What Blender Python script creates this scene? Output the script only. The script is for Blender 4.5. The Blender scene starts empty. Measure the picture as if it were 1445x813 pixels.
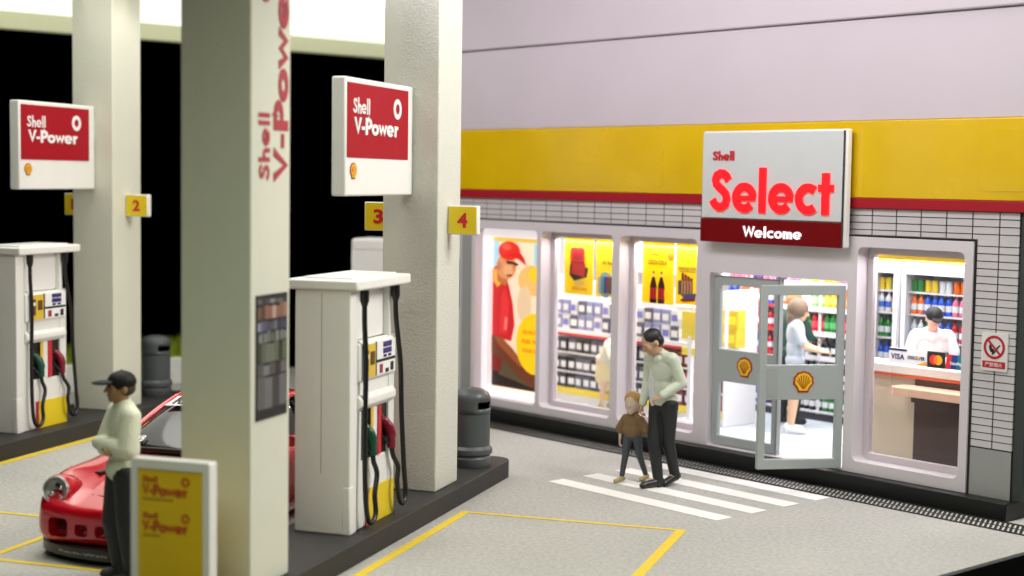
import bpy, bmesh, math, random
from math import sin, cos, pi, radians, hypot, atan2, sqrt
from mathutils import Vector, Matrix, Euler
from mathutils.geometry import tessellate_polygon
random.seed(7)
scene = bpy.context.scene
col = scene.collection

# ---------------------------------------------------------------- camera
F_PX, PITCH, ROLL, CAM_H = 2163.72, .0700330, .01464744, 3.4
cam_data = bpy.data.cameras.new('camera')
cam = bpy.data.objects.new('camera', cam_data)
col.objects.link(cam)
fw = Vector((0, cos(PITCH), -sin(PITCH))); up = Vector((0, sin(PITCH), cos(PITCH))); rt = Vector((1, 0, 0))
cx = rt*cos(ROLL) + up*sin(ROLL); cu = -rt*sin(ROLL) + up*cos(ROLL)
M = Matrix((cx, cu, -fw)).transposed().to_4x4(); M.translation = Vector((0, 0, CAM_H))
cam.matrix_world = M
cam_data.sensor_width = 36
cam_data.lens = F_PX*36/1445
cam_data.clip_end = 300
cam_data.dof.use_dof = True
cam_data.dof.focus_distance = 16.0
cam_data.dof.aperture_fstop = 0.52
scene.camera = cam

# ---------------------------------------------------------------- frames
AI, AS = .3125895, -.7198702
class Frame:
    def __init__(s, o, ang): s.o = Vector(o); s.a = ang
    def w(s, x, y, z=0):
        return s.o + Vector((x*cos(s.a)-y*sin(s.a), x*sin(s.a)+y*cos(s.a), z))
SU = (-sin(AS), -cos(AS))
S = Frame((4.80583, 15.91973, 0), atan2(SU[1], SU[0]))      # shop: x along the front to the right, y into the shop
I = Frame((0, 0, 0), -AI)                                     # forecourt islands: x across, y along the island

# ---------------------------------------------------------------- materials
MATS = {}
def lin(c):
    def f(v):
        v /= 255.
        return v/12.92 if v <= .04045 else ((v+.055)/1.055)**2.4
    return tuple(f(v) for v in c)
def mat(name, rgb, rough=.5, metal=0, var=.06, vscale=6, bump=.0, bscale=60, emit=0, coat=0, srgb=False, spec=.5, transl=0, sss=0):
    if name in MATS: return MATS[name]
    if srgb: rgb = lin(rgb)
    m = bpy.data.materials.new(name); m.use_nodes = True
    nt = m.node_tree; N = nt.nodes; L = nt.links
    b = N['Principled BSDF']; out = N['Material Output']
    b.inputs['Roughness'].default_value = rough; b.inputs['Metallic'].default_value = metal
    b.inputs['Coat Weight'].default_value = coat; b.inputs['Coat Roughness'].default_value = .06
    b.inputs['Specular IOR Level'].default_value = spec
    tc = N.new('ShaderNodeTexCoord')
    col_out = None
    if var > 0:
        no = N.new('ShaderNodeTexNoise'); no.inputs['Scale'].default_value = vscale; no.inputs['Detail'].default_value = 5
        L.new(tc.outputs['Object'], no.inputs['Vector'])
        mx = N.new('ShaderNodeMix'); mx.data_type = 'RGBA'
        mx.inputs[6].default_value = (*[max(0, c*(1-var)) for c in rgb], 1); mx.inputs[7].default_value = (*[min(1, c*(1+var)) for c in rgb], 1)
        L.new(no.outputs['Fac'], mx.inputs[0]); col_out = mx.outputs[2]
        L.new(col_out, b.inputs['Base Color'])
        mr = N.new('ShaderNodeMapRange'); mr.inputs[3].default_value = max(0, rough-.07); mr.inputs[4].default_value = min(1, rough+.07)
        L.new(no.outputs['Fac'], mr.inputs[0]); L.new(mr.outputs[0], b.inputs['Roughness'])
    else:
        b.inputs['Base Color'].default_value = (*rgb, 1)
    if bump > 0:
        n2 = N.new('ShaderNodeTexNoise'); n2.inputs['Scale'].default_value = bscale; n2.inputs['Detail'].default_value = 6
        L.new(tc.outputs['Object'], n2.inputs['Vector'])
        bp = N.new('ShaderNodeBump'); bp.inputs['Strength'].default_value = bump; bp.inputs['Distance'].default_value = .02
        L.new(n2.outputs['Fac'], bp.inputs['Height']); L.new(bp.outputs[0], b.inputs['Normal'])
    if emit > 0:
        b.inputs['Emission Color'].default_value = (*rgb, 1); b.inputs['Emission Strength'].default_value = emit
    if sss > 0:
        b.inputs['Subsurface Weight'].default_value = sss; b.inputs['Subsurface Radius'].default_value = (.05, .03, .02); b.inputs['Subsurface Scale'].default_value = .6
    if transl > 0:
        tr = N.new('ShaderNodeBsdfTranslucent'); ms = N.new('ShaderNodeMixShader'); ms.inputs[0].default_value = transl
        tr.inputs['Color'].default_value = (*rgb, 1)
        L.new(b.outputs[0], ms.inputs[1]); L.new(tr.outputs[0], ms.inputs[2]); L.new(ms.outputs[0], out.inputs['Surface'])
    MATS[name] = m
    return m

white = mat('white painted resin', (.80, .80, .775), .45, var=.03, bump=.10, bscale=14)
pillar_m = mat('cream painted pillar', (.68, .69, .58), .55, var=.04, vscale=3, bump=.25, bscale=70)
shopwhite = mat('lilac white shop panel', (.70, .655, .69), .4, var=.03, vscale=2, bump=.06, bscale=20)
upwall = mat('lilac grey upper wall', (.56, .505, .545), .5, var=.05, vscale=1.2, bump=.12, bscale=3)
yellow = mat('yellow fascia paint', (.72, .47, .002), .26, var=.13, spec=.5, coat=.25, vscale=1.4, bump=.25, bscale=2.5)
yel = mat('yellow panel', (.80, .60, .01), .4, var=.04)
red = mat('red panel', (.58, .012, .03), .4, var=.05)
deepred = mat('deep red band', (.17, .0008, .003), .55, var=.05, spec=.12)
stripe_m = mat('red stripe', (.36, .006, .018), .45, var=.05, spec=.3)
kerb_m = mat('charcoal kerb', (.022, .021, .0205), .62, var=.25, vscale=5, bump=.25, bscale=50)
plinth_m = mat('black plinth', (.006, .0075, .007), .35, var=.2, vscale=4, spec=.35)
black = mat('matte black', (.008, .008, .008), .5, var=.1)
rubber = mat('black rubber hose', (.006, .006, .007), .38, var=.1, vscale=20)
greyplate = mat('mid grey plate', (.33, .34, .33), .5, var=.04)
tile_m = mat('pale grey tile', (.62, .60, .61), .4, var=.06, vscale=3, bump=.1, bscale=12)
joint_m = mat('dark tile joint', (.035, .035, .035), .7)
doorm = mat('grey door frame paint', (.37, .41, .405), .42, var=.03, bump=.05, bscale=25)
signgrey = mat('grey green sign face', (.62, .66, .65), .38, var=.03, bump=.10, bscale=9)
bin_m = mat('dark grey bin plastic', (.075, .085, .09), .38, var=.1, bump=.08, bscale=40)
linewhite = mat('white road paint', (.80, .80, .78), .6, var=.08, vscale=14, bump=.2, bscale=120)
lineyellow = mat('yellow road paint', (.72, .52, .03), .6, var=.12, vscale=14, bump=.2, bscale=120)
seltext = mat('lit red sign lettering', (.95, .006, .012), .4, var=0, emit=.75)
redtext = mat('red lettering', (.55, .01, .02), .5, var=.05)
whitetext = mat('white lettering', (.85, .85, .85), .4, var=.02)
whitelit = mat('lit white lettering', (.9, .9, .92), .4, var=0, emit=.6)
skin = mat('painted skin', (.55, .33, .21), .55, var=.06, vscale=20, sss=.1)
skin_d = mat('painted tanned skin', (.30, .17, .075), .55, var=.08, vscale=20)
cream = mat('pale green cream knit', (.72, .75, .60), .7, var=.06, vscale=12, bump=.35, bscale=45)
blk_cl = mat('black cloth', (.010, .012, .013), .55, var=.25, vscale=8, bump=.3, bscale=30)
chrome = mat('chrome', (.75, .75, .75), .15, 1, var=0)
carred = mat('glossy red car paint', (.50, .005, .017), .22, var=.03, vscale=3, coat=1)
dkglass = mat('dark car glass', (.006, .007, .008), .05, var=0, coat=.6)

def ground_mat():
    m = bpy.data.materials.new('grey sanded forecourt paper'); m.use_nodes = True
    nt = m.node_tree; N = nt.nodes; L = nt.links; b = N['Principled BSDF']; b.inputs['Roughness'].default_value = .85
    b.inputs['Specular IOR Level'].default_value = .25
    tc = N.new('ShaderNodeTexCoord')
    n1 = N.new('ShaderNodeTexNoise'); n1.inputs['Scale'].default_value = 22; n1.inputs['Detail'].default_value = 8; n1.inputs['Roughness'].default_value = .75
    n2 = N.new('ShaderNodeTexNoise'); n2.inputs['Scale'].default_value = .6; n2.inputs['Detail'].default_value = 4
    vo = N.new('ShaderNodeTexVoronoi'); vo.inputs['Scale'].default_value = 38
    for n in (n1, n2, vo): L.new(tc.outputs['Object'], n.inputs['Vector'])
    r1 = N.new('ShaderNodeValToRGB'); r1.color_ramp.elements[0].position = .33; r1.color_ramp.elements[1].position = .66
    r1.color_ramp.elements[0].color = (.33, .328, .308, 1); r1.color_ramp.elements[1].color = (.53, .525, .495, 1)
    L.new(n1.outputs['Fac'], r1.inputs[0])
    r2 = N.new('ShaderNodeValToRGB'); r2.color_ramp.elements[0].position = .3; r2.color_ramp.elements[1].position = .7
    r2.color_ramp.elements[0].color = (.88, .88, .89, 1); r2.color_ramp.elements[1].color = (1, 1, 1, 1)
    L.new(n2.outputs['Fac'], r2.inputs[0])
    r3 = N.new('ShaderNodeValToRGB'); r3.color_ramp.elements[0].position = .0; r3.color_ramp.elements[1].position = .07
    r3.color_ramp.elements[0].color = (.55, .54, .52, 1); r3.color_ramp.elements[1].color = (1, 1, 1, 1)
    L.new(vo.outputs['Distance'], r3.inputs[0])
    a = N.new('ShaderNodeMix'); a.data_type = 'RGBA'; a.blend_type = 'MULTIPLY'; a.inputs[0].default_value = 1
    L.new(r1.outputs[0], a.inputs[6]); L.new(r2.outputs[0], a.inputs[7])
    c = N.new('ShaderNodeMix'); c.data_type = 'RGBA'; c.blend_type = 'MULTIPLY'; c.inputs[0].default_value = .7
    L.new(a.outputs[2], c.inputs[6]); L.new(r3.outputs[0], c.inputs[7]); L.new(c.outputs[2], b.inputs['Base Color'])
    bp = N.new('ShaderNodeBump'); bp.inputs['Strength'].default_value = .45; bp.inputs['Distance'].default_value = .02
    L.new(n1.outputs['Fac'], bp.inputs['Height']); L.new(bp.outputs[0], b.inputs['Normal'])
    return m
ground_m = ground_mat()

def glass_mat(name, tint=(1, 1, 1), refl=1.0):
    m = bpy.data.materials.new(name); m.use_nodes = True
    nt = m.node_tree; N = nt.nodes; L = nt.links; N.remove(N['Principled BSDF']); out = N['Material Output']
    t = N.new('ShaderNodeBsdfTransparent'); t.inputs[0].default_value = (*tint, 1)
    g = N.new('ShaderNodeBsdfGlossy'); g.inputs['Roughness'].default_value = .03
    fr = N.new('ShaderNodeFresnel'); fr.inputs[0].default_value = 1.3
    no = N.new('ShaderNodeTexNoise'); no.inputs['Scale'].default_value = 3
    mm = N.new('ShaderNodeMath'); mm.operation = 'MULTIPLY'; mm.inputs[1].default_value = refl
    L.new(fr.outputs[0], mm.inputs[0])
    mx = N.new('ShaderNodeMixShader'); L.new(mm.outputs[0], mx.inputs[0]); L.new(t.outputs[0], mx.inputs[1]); L.new(g.outputs[0], mx.inputs[2])
    L.new(mx.outputs[0], out.inputs[0])
    return m
glass = glass_mat('clear window glass', (.97, .98, .98), .5)

# ---------------------------------------------------------------- mesh helpers
class MB:
    """collects geometry, then build() links it as one mesh object"""
    def __init__(s): s.v = []; s.f = []; s.mi = []; s.mats = []; s.cur = 0
    def m(s, material):
        if material not in s.mats: s.mats.append(material)
        s.cur = s.mats.index(material); return s
    def add(s, vs, fs):
        o = len(s.v); s.v += [tuple(v) for v in vs]
        for f in fs: s.f.append(tuple(i+o for i in f)); s.mi.append(s.cur)
        return s
    def box(s, x0, x1, y0, y1, z0, z1):
        if x0 > x1: x0, x1 = x1, x0
        if y0 > y1: y0, y1 = y1, y0
        vs = [(x, y, z) for z in (z0, z1) for y in (y0, y1) for x in (x0, x1)]
        return s.add(vs, [(0, 2, 3, 1), (4, 5, 7, 6), (0, 1, 5, 4), (2, 6, 7, 3), (0, 4, 6, 2), (1, 3, 7, 5)])
    def prism(s, pts, a, b, axis='y', holes=()):
        """polygon pts (p,q) extruded along axis from a to b. axis y: (x,z); axis x: (y,z); axis z: (x,y)"""
        def P(p, t):
            return {'y': (p[0], t, p[1]), 'x': (t, p[0], p[1]), 'z': (p[0], p[1], t)}[axis]
        loops = [list(pts)] + [list(h) for h in holes]
        flat = [p for l in loops for p in l]; n = len(flat)
        tris = tessellate_polygon([[Vector((p[0], p[1], 0)) for p in l] for l in loops])
        vs = [P(p, a) for p in flat] + [P(p, b) for p in flat]
        fs = []
        for t in tris:
            fs.append(tuple(t)); fs.append(tuple(i+n for i in reversed(t)))
        o = 0
        for l in loops:
            k = len(l)
            for i in range(k): j = (i+1) % k; fs.append((o+i, o+j, o+j+n, o+i+n))
            o += k
        return s.add(vs, fs)
    def tube(s, pts, r, seg=10, cap=True, up=None):
        pts = [Vector(p) for p in pts]; n = len(pts)
        rr = r if hasattr(r, '__len__') else [r]*n
        vs = []; fs = []; prev = None
        for i, p in enumerate(pts):
            d = (pts[min(i+1, n-1)] - pts[max(i-1, 0)]).normalized()
            if prev is None:
                a = Vector((0, 0, 1)) if abs(d.z) < .9 else Vector((1, 0, 0))
                u = d.cross(a).normalized()
            else:
                u = (prev - d*prev.dot(d)).normalized()
            prev = u; w = d.cross(u)
            for k in range(seg):
                t = 2*pi*k/seg; vs.append(p + u*cos(t)*rr[i] + w*sin(t)*rr[i])
        for i in range(n-1):
            for k in range(seg):
                k2 = (k+1) % seg; fs.append((i*seg+k, i*seg+k2, (i+1)*seg+k2, (i+1)*seg+k))
        if cap: fs.append(tuple(reversed(range(seg)))); fs.append(tuple((n-1)*seg+k for k in range(seg)))
        return s.add(vs, fs)
    def lathe(s, prof, seg=32, c=(0, 0)):
        vs = []; fs = []; n = len(prof)
        for r, z in prof:
            for k in range(seg):
                t = 2*pi*k/seg; vs.append((c[0]+r*cos(t), c[1]+r*sin(t), z))
        for i in range(n-1):
            for k in range(seg):
                k2 = (k+1) % seg; fs.append((i*seg+k, i*seg+k2, (i+1)*seg+k2, (i+1)*seg+k))
        fs.append(tuple(reversed(range(seg)))); fs.append(tuple((n-1)*seg+k for k in range(seg)))
        return s.add(vs, fs)
    def sphere(s, c, r, seg=16, rings=10, mat3=None):
        vs = []; fs = []
        r = r if hasattr(r, '__len__') else (r, r, r); c = Vector(c)
        for i in range(rings+1):
            ph = pi*i/rings
            for k in range(seg):
                t = 2*pi*k/seg; p = Vector((sin(ph)*cos(t)*r[0], sin(ph)*sin(t)*r[1], cos(ph)*r[2]))
                if mat3 is not None: p = mat3 @ p
                vs.append(c+p)
        for i in range(rings):
            for k in range(seg):
                k2 = (k+1) % seg
                a, b_, c_, d = i*seg+k, (i+1)*seg+k, (i+1)*seg+k2, i*seg+k2
                fs.append((a, b_, c_, d))
        return s.add(vs, fs)
    def mesh(s, name):
        me = bpy.data.meshes.new(name); me.from_pydata(s.v, [], s.f)
        for m in s.mats: me.materials.append(m)
        if s.mats: me.polygons.foreach_set('material_index', s.mi)
        bm = bmesh.new(); bm.from_mesh(me)
        bmesh.ops.remove_doubles(bm, verts=bm.verts, dist=1e-6)
        bmesh.ops.recalc_face_normals(bm, faces=bm.faces)
        bm.to_mesh(me); bm.free(); me.update()
        return me
    def build(s, name, material=None, parent=None, bevel=0, seg=2, smooth=None, loc=None, subsurf=0):
        if material is not None and not s.mats: s.mats.append(material)
        me = s.mesh(name)
        o = bpy.data.objects.new(name, me); col.objects.link(o)
        if parent: o.parent = parent
        if loc: o.location = loc
        if bevel:
            b = o.modifiers.new('bevel', 'BEVEL'); b.width = bevel; b.segments = seg; b.limit_method = 'ANGLE'; b.angle_limit = radians(35)
        if subsurf:
            b = o.modifiers.new('sub', 'SUBSURF'); b.levels = subsurf; b.render_levels = subsurf
        if smooth or bevel:
            me.polygons.foreach_set('use_smooth', [True]*len(me.polygons))
            me.set_sharp_from_angle(angle=radians(smooth if smooth else 35))
        return o

def tag(o, label=None, cat=None, group=None, kind=None):
    if label: o['label'] = label
    if cat: o['category'] = cat
    if group: o['group'] = group
    if kind: o['kind'] = kind
    return o
def place(o, fr, x, y, z=0, rot=0):
    o.location = fr.w(x, y, z); o.rotation_euler = (0, 0, fr.a+rot); return o
def thing(name, fr, x, y, z, label, cat, group=None, rot=0):
    o = bpy.data.objects.new(name, None); o.empty_display_size = .2; col.objects.link(o)
    place(o, fr, x, y, z, rot); return tag(o, label, cat, group)
def copy_tree(o, parent=None):
    c = o.copy(); col.objects.link(c)
    if parent: c.parent = parent
    for ch in [k for k in col.objects if k.parent == o]: copy_tree(ch, c)
    return c

def text_mesh(s, bold=.0, space=None):
    cu_ = bpy.data.curves.new('t', 'FONT'); cu_.body = s; cu_.size = 1; cu_.offset = min(bold, .034); cu_.space_character = 1+max(0, min(bold, .034))*3.2; cu_.resolution_u = 4
    o = bpy.data.objects.new('t', cu_); col.objects.link(o)
    dg = bpy.context.evaluated_depsgraph_get()
    me = bpy.data.meshes.new_from_object(o.evaluated_get(dg))
    bpy.data.objects.remove(o); bpy.data.curves.remove(cu_)
    v = [tuple(x.co) for x in me.vertices]; f = [tuple(p.vertices) for p in me.polygons]
    bpy.data.meshes.remove(me)
    x0 = min(p[0] for p in v); x1 = max(p[0] for p in v); y0 = min(p[1] for p in v); y1 = max(p[1] for p in v)
    return [((p[0]-x0)/(x1-x0), (p[1]-y0)/(y1-y0)) for p in v], f
def add_text(mb, s, P, x0, x1, z0, z1, t0, t1, bold=.02):
    """text fitted in the rectangle; P maps (x along, height, depth) to 3D; t0 back, t1 front"""
    v, f = text_mesh(s, bold)
    n = len(v)
    vs = [P(x0+(x1-x0)*p[0], z0+(z1-z0)*p[1], t0) for p in v] + [P(x0+(x1-x0)*p[0], z0+(z1-z0)*p[1], t1) for p in v]
    fs = [tuple(reversed(q)) for q in f] + [tuple(i+n for i in q) for q in f]
    from collections import Counter
    ed = Counter()
    for q in f:
        for i in range(len(q)): ed[tuple(sorted((q[i], q[(i+1) % len(q)])))] += 1
    for (a, b), c in ed.items():
        if c == 1: fs.append((a, b, b+n, a+n))
    mb.add(vs, fs)
def _arc(cx_, cy_, r, a0, a1, n=18, ry=None):
    return [(cx_+r*cos(radians(a0+(a1-a0)*k/n)), cy_+(ry or r)*sin(radians(a0+(a1-a0)*k/n))) for k in range(n+1)]
GLYPH = {   # centre lines, advance width
 'S': ([[(.53, .73), (.47, .83), (.38, .885), (.28, .89), (.18, .84), (.14, .74), (.17, .64), (.26, .565), (.36, .50), (.45, .42), (.49, .30), (.45, .18), (.35, .115), (.23, .11), (.13, .17), (.06, .28)]], .64),
 'e': ([_arc(.365, .34, .25, 6, 320, 24), [(.16, .33), (.69, .33)]], .755),
 'l': ([[(.13, 0), (.13, 1.03)]], .29), 'c': ([_arc(.355, .34, .25, 48, 312, 22)], .60),
 't': ([[(.22, 0), (.22, .92)], [(.03, .585), (.43, .585)]], .46),
 'h': ([[(.13, 0), (.13, 1.03)], [(.13, .30)]+_arc(.315, .385, .165, 180, 0, 14)+[(.48, 0)]], .61),
 'V': ([[(.05, 1), (.31, .10), (.57, 1)]], .60), '-': ([[(.05, .38), (.34, .38)]], .38),
 'P': ([[(.13, 0), (.13, 1)], [(.13, .89), (.31, .89)]+_arc(.31, .665, .225, 90, -90, 14)+[(.13, .44)]], .60),
 'o': ([_arc(.345, .335, .235, 0, 360, 28)], .69), 'w': ([[(.05, .67), (.22, .10), (.39, .58), (.56, .10), (.73, .67)]], .78),
 'r': ([[(.13, 0), (.13, .67)], [(.13, .34), (.17, .47), (.26, .55), (.40, .555)]], .40),
 'W': ([[(.05, 1), (.26, .12), (.48, .86), (.70, .12), (.91, 1)]], .94),
 'm': ([[(.13, 0), (.13, .67)], [(.13, .34)]+_arc(.275, .415, .135, 180, 0, 12)+[(.41, 0)], [(.41, .34)]+_arc(.555, .415, .135, 180, 0, 12)+[(.69, 0)]], .82)}
def stroke_text(mb, s, P, x0, x1, z0, z1, t0, t1, hw=.105):
    pen = 0; W = sum(GLYPH[c][1] for c in s)-.05
    base = 0; topc = 1.03 if any(c in 'hl' for c in s) else 1.0
    sx_, sz_ = (x1-x0)/W, (z1-z0)/topc
    for gi, ch in enumerate(s):
        strokes, adv = GLYPH[ch]
        for si, pts in enumerate(strokes):
            h_ = hw*(.62 if (ch == 'e' and si == 1) else .82 if (ch == 't' and si == 1) else (.86 if ch in 'wWV' else 1))
            closed = (ch == 'o'); n = len(pts) if not closed else len(pts)-1
            L = []; Rr = []
            for k in range(n):
                p = Vector(pts[k]); a = Vector(pts[(k-1) % n]) if (k > 0 or closed) else None; b_ = Vector(pts[(k+1) % n]) if (k < n-1 or closed) else None
                d1 = (p-a).normalized() if a is not None else None; d2 = (b_-p).normalized() if b_ is not None else None
                d1 = d1 or d2; d2 = d2 or d1
                n1 = Vector((-d1.y, d1.x)); n2 = Vector((-d2.y, d2.x)); m_ = (n1+n2).normalized(); sc = h_/max(.45, m_.dot(n1))
                L.append(p+m_*sc); Rr.append(p-m_*sc)
            tt0, tt1 = t0, t1+.0004*si
            if ch in 'VwW':
                L = [Vector((q.x, min(max(q.y, 0), topc if ch != 'w' else .67))) for q in L]; Rr = [Vector((q.x, min(max(q.y, 0), topc if ch != 'w' else .67))) for q in Rr]
            mp = lambda q, t: P(x0+(pen+q.x)*sx_, z0+q.y*sz_, t)
            vs = []
            for q, r_ in zip(L, Rr): vs += [mp(q, tt0), mp(r_, tt0), mp(q, tt1), mp(r_, tt1)]
            fs = []
            for k in range(n if closed else n-1):
                a = k*4; b2 = ((k+1) % n)*4
                fs += [(a, a+1, b2+1, b2), (a+2, b2+2, b2+3, a+3), (a, b2, b2+2, a+2), (a+1, a+3, b2+3, b2+1)]
            if not closed: fs += [(0, 2, 3, 1), ((n-1)*4, (n-1)*4+1, (n-1)*4+3, (n-1)*4+2)]
            mb.add(vs, fs)
        pen += adv
# P for things facing -y (front toward -y): depth t means toward viewer
def PY(y): return lambda x, z, t: (x, y-t, z)
def PX(xx): return lambda a, z, t: (xx+t, a, z)   # facing +x, reading along +y

def rrect(x0, x1, z0, z1, r, n=4):
    pts = []
    for cx_, cz_, a0 in ((x1-r, z0+r, -90), (x1-r, z1-r, 0), (x0+r, z1-r, 90), (x0+r, z0+r, 180)):
        for k in range(n+1):
            a = radians(a0+90*k/n); pts.append((cx_+r*cos(a), cz_+r*sin(a)))
    return pts
def circ(cx_, cz_, r, n=24, r2=None):
    return [(cx_+r*cos(2*pi*k/n), cz_+(r2 or r)*sin(2*pi*k/n)) for k in range(n)]

def flat(mb, P, pts, t0, t1, holes=()):
    loops = [list(pts)] + [list(h) for h in holes]; fl = [p for l in loops for p in l]; n = len(fl)
    tris = tessellate_polygon([[Vector((p[0], p[1], 0)) for p in l] for l in loops])
    fs = [tuple(t) for t in tris] + [tuple(i+n for i in reversed(t)) for t in tris]; o = 0
    for l in loops:
        k = len(l)
        for i in range(k): j = (i+1) % k; fs.append((o+i, o+j, o+j+n, o+i+n))
        o += k
    mb.add([P(p[0], p[1], t0) for p in fl]+[P(p[0], p[1], t1) for p in fl], fs)

emb_y = mat('emblem yellow', (.80, .58, .02), .4, var=.03)
emb_r = mat('emblem red', (.42, .008, .012), .4, var=.03)
def emblem(mb, P, cx_, cz_, r, t=0):
    def shell(sc):
        pts = []
        n = 7
        for i in range(n*5+1):
            a = radians(-28 + 236*i/(n*5)); lob = abs(sin(pi*i/5))
            rr = r*sc*(.93+.08*lob)
            pts.append((cx_+rr*cos(a)*1.02, cz_+.06*r+rr*sin(a)*.98))
        b = r*sc
        pts += [(cx_-.62*b, cz_-.62*b), (cx_-.50*b, cz_-.98*b), (cx_+.50*b, cz_-.98*b), (cx_+.62*b, cz_-.62*b)]
        return pts
    mb.m(emb_r); flat(mb, P, shell(1), t, t+.006)
    mb.m(emb_y); flat(mb, P, shell(.83), t+.006, t+.010)
    mb.m(emb_r)
    for k in range(7):
        a = radians(90+(k-3)*25)
        ox, oz = cx_+cos(a)*r*.1, cz_-r*.62
        ex, ez = cx_+cos(a)*r*.66, cz_+.0*r+sin(a)*r*.66
        dx, dz = ex-ox, ez-oz; L_ = hypot(dx, dz); nx, nz = -dz/L_, dx/L_
        w0, w1 = r*.012, r*.05
        flat(mb, P, [(ox+nx*w0, oz+nz*w0), (ox-nx*w0, oz-nz*w0), (ex-nx*w1, ez-nz*w1), (ex+nx*w1, ez+nz*w1)], t+.010, t+.013)
# ================================================================= SETTING
def struct(name, mb, m, fr=None, bevel=0, x=0, y=0, z=0, smooth=None):
    o = mb.build(name, m, bevel=bevel, smooth=smooth)
    if fr: place(o, fr, x, y, z)
    return tag(o, kind='structure')
struct('table_surface', MB().box(-60, 60, -60, 60, -1.2, -1.1), mat('black table cloth', (.0006, .0006, .0007), .9, var=0, spec=0), S)
struct('ground', MB().box(-14.3, 1.34, -24, 5.5, -.03, 0), ground_m, S)
struct('diorama_base', MB().box(-14.3, 1.34, -24, 5.5, -.5, -.034), mat('black base board', (.004, .004, .004), .5, var=.1), S)
# zebra crossing
for k, (a, b) in enumerate(((-2.45, -2.205), (-1.91, -1.655), (-1.375, -1.115), (-.84, -.585))):
    struct('zebra_stripe', MB().box(-3.83, -1.31, a, b, .001, .005), linewhite, S)
# yellow bay lines
def yline(x0, x1, y0, y1):
    struct('bay_line', MB().box(x0, x1, y0, y1, .001, .005), lineyellow, I)
yline(-5.24, -5.15, 6, 14.66); yline(-5.15, -3.0, 14.60, 14.66); yline(-3.0, -2.9, 6, 14.66)
yline(-11.20, -11.08, 8, 20); yline(-11.08, -8.46, 12.85, 12.91); yline(-11.08, -5.60, 11.24, 11.31); yline(-8.54, -8.46, 11.31, 12.85)

# islands -----------------------------------------------------------------
def island_outline(x0, x1, y0, y1, r=.22):
    return rrect(x0, x1, y0, y1, r, 6)
def island(x0, x1, y0, y1, label):
    mb = MB().prism(island_outline(x0, x1, y0, y1), 0, .2, 'z')
    o = mb.build('pump_island', kerb_m, bevel=.012, seg=2); place(o, I, 0, 0, 0)
    o['kind'] = 'structure'
    return o
island(-6.22, -5.36, 7.6, 16.75, '')
island(-12.34, -11.22, 12.6, 20.1, '')

# pillars -----------------------------------------------------------------
def pillar(x0, x1, y0, y1, label, seam=True):
    xc, yc = (x0+x1)/2, (y0+y1)/2; w, d = (x1-x0)/2, (y1-y0)/2
    t = thing('canopy_pillar', I, xc, yc, .2, label, 'pillar', 'pillars carrying the canopy')
    MB().box(-w, w, -d, d, .0, 5.9).build('shaft', pillar_m, t, bevel=.014)
    return t
p0 = pillar(-6.055, -5.456, 10.43, 11.10, 'nearest square cream pillar, tall red lettering and a picture on its right face')
p3 = pillar(-6.10, -5.495, 14.535, 15.2, 'rough cream pillar behind the nearer pump, between number plates 3 and 4')
p1 = pillar(-12.09, -11.465, 17.98, 18.68, 'cream pillar on the far left island beside number plate 2')

# rough resin patch on the near face of the middle pillar
m = bpy.data.materials.new('pitted pillar resin'); m.use_nodes = True
nt = m.node_tree; b = nt.nodes['Principled BSDF']; b.inputs['Base Color'].default_value = (.66, .67, .60, 1); b.inputs['Roughness'].default_value = .6
tc = nt.nodes.new('ShaderNodeTexCoord'); vo = nt.nodes.new('ShaderNodeTexNoise'); vo.inputs['Scale'].default_value = 42; vo.inputs['Detail'].default_value = 3; vo.inputs['Distortion'].default_value = 1.2
sx = nt.nodes.new('ShaderNodeSeparateXYZ'); mr = nt.nodes.new('ShaderNodeMapRange')
nt.links.new(tc.outputs['Object'], vo.inputs['Vector']); nt.links.new(tc.outputs['Object'], sx.inputs[0])
mr.inputs[1].default_value = -.18; mr.inputs[2].default_value = 0; nt.links.new(sx.outputs['X'], mr.inputs[0])
mr2 = nt.nodes.new('ShaderNodeMapRange'); mr2.inputs[1].default_value = .36; mr2.inputs[2].default_value = .24; nt.links.new(sx.outputs['X'], mr2.inputs[0])
mu = nt.nodes.new('ShaderNodeMath'); mu.operation = 'MULTIPLY'; nt.links.new(mr.outputs[0], mu.inputs[0]); nt.links.new(mr2.outputs[0], mu.inputs[1])
rp = nt.nodes.new('ShaderNodeMapRange'); rp.inputs[1].default_value = .45; rp.inputs[2].default_value = .62; nt.links.new(vo.outputs['Fac'], rp.inputs[0])
mu2 = nt.nodes.new('ShaderNodeMath'); mu2.operation = 'MULTIPLY'; nt.links.new(mu.outputs[0], mu2.inputs[0]); nt.links.new(rp.outputs[0], mu2.inputs[1])
bp = nt.nodes.new('ShaderNodeBump'); bp.inputs['Strength'].default_value = .6; bp.inputs['Distance'].default_value = .013
nt.links.new(mu2.outputs[0], bp.inputs['Height']); nt.links.new(bp.outputs[0], b.inputs['Normal'])
[k for k in col.objects if k.parent == p3 and k.name.startswith('shaft')][0].data.materials[0] = m

# lettering and picture on the nearest pillar's right face (x = +.2995, reading upward)
lt = MB().m(mat('faded red pillar lettering', (.42, .03, .05), .5, var=.1))
xf = .2995; y_of = lambda d: d-10.765; 
def PV(u, v, t): return (xf+t, y_of(v), u-.2)        # u runs up (z absolute), v runs along the pillar depth
def vtext(s, z0, z1, d_base, d_top, bold):            # baseline at larger d, letters' tops toward smaller d
    stroke_text(lt, s, PV, z0, z1, d_base, d_top, .001, .006, bold)
vtext('Shell', 3.375, 3.895, 10.735, 10.55, .085)
vtext('V-Power', 3.375, 4.98, 11.05, 10.80, .105)
flat(lt, PV, circ(4.83, 10.66, .10, 28), .001, .006, [list(reversed(circ(4.83, 10.66, .065, 28)))])
lt.build('lettering', None, p0)

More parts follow.
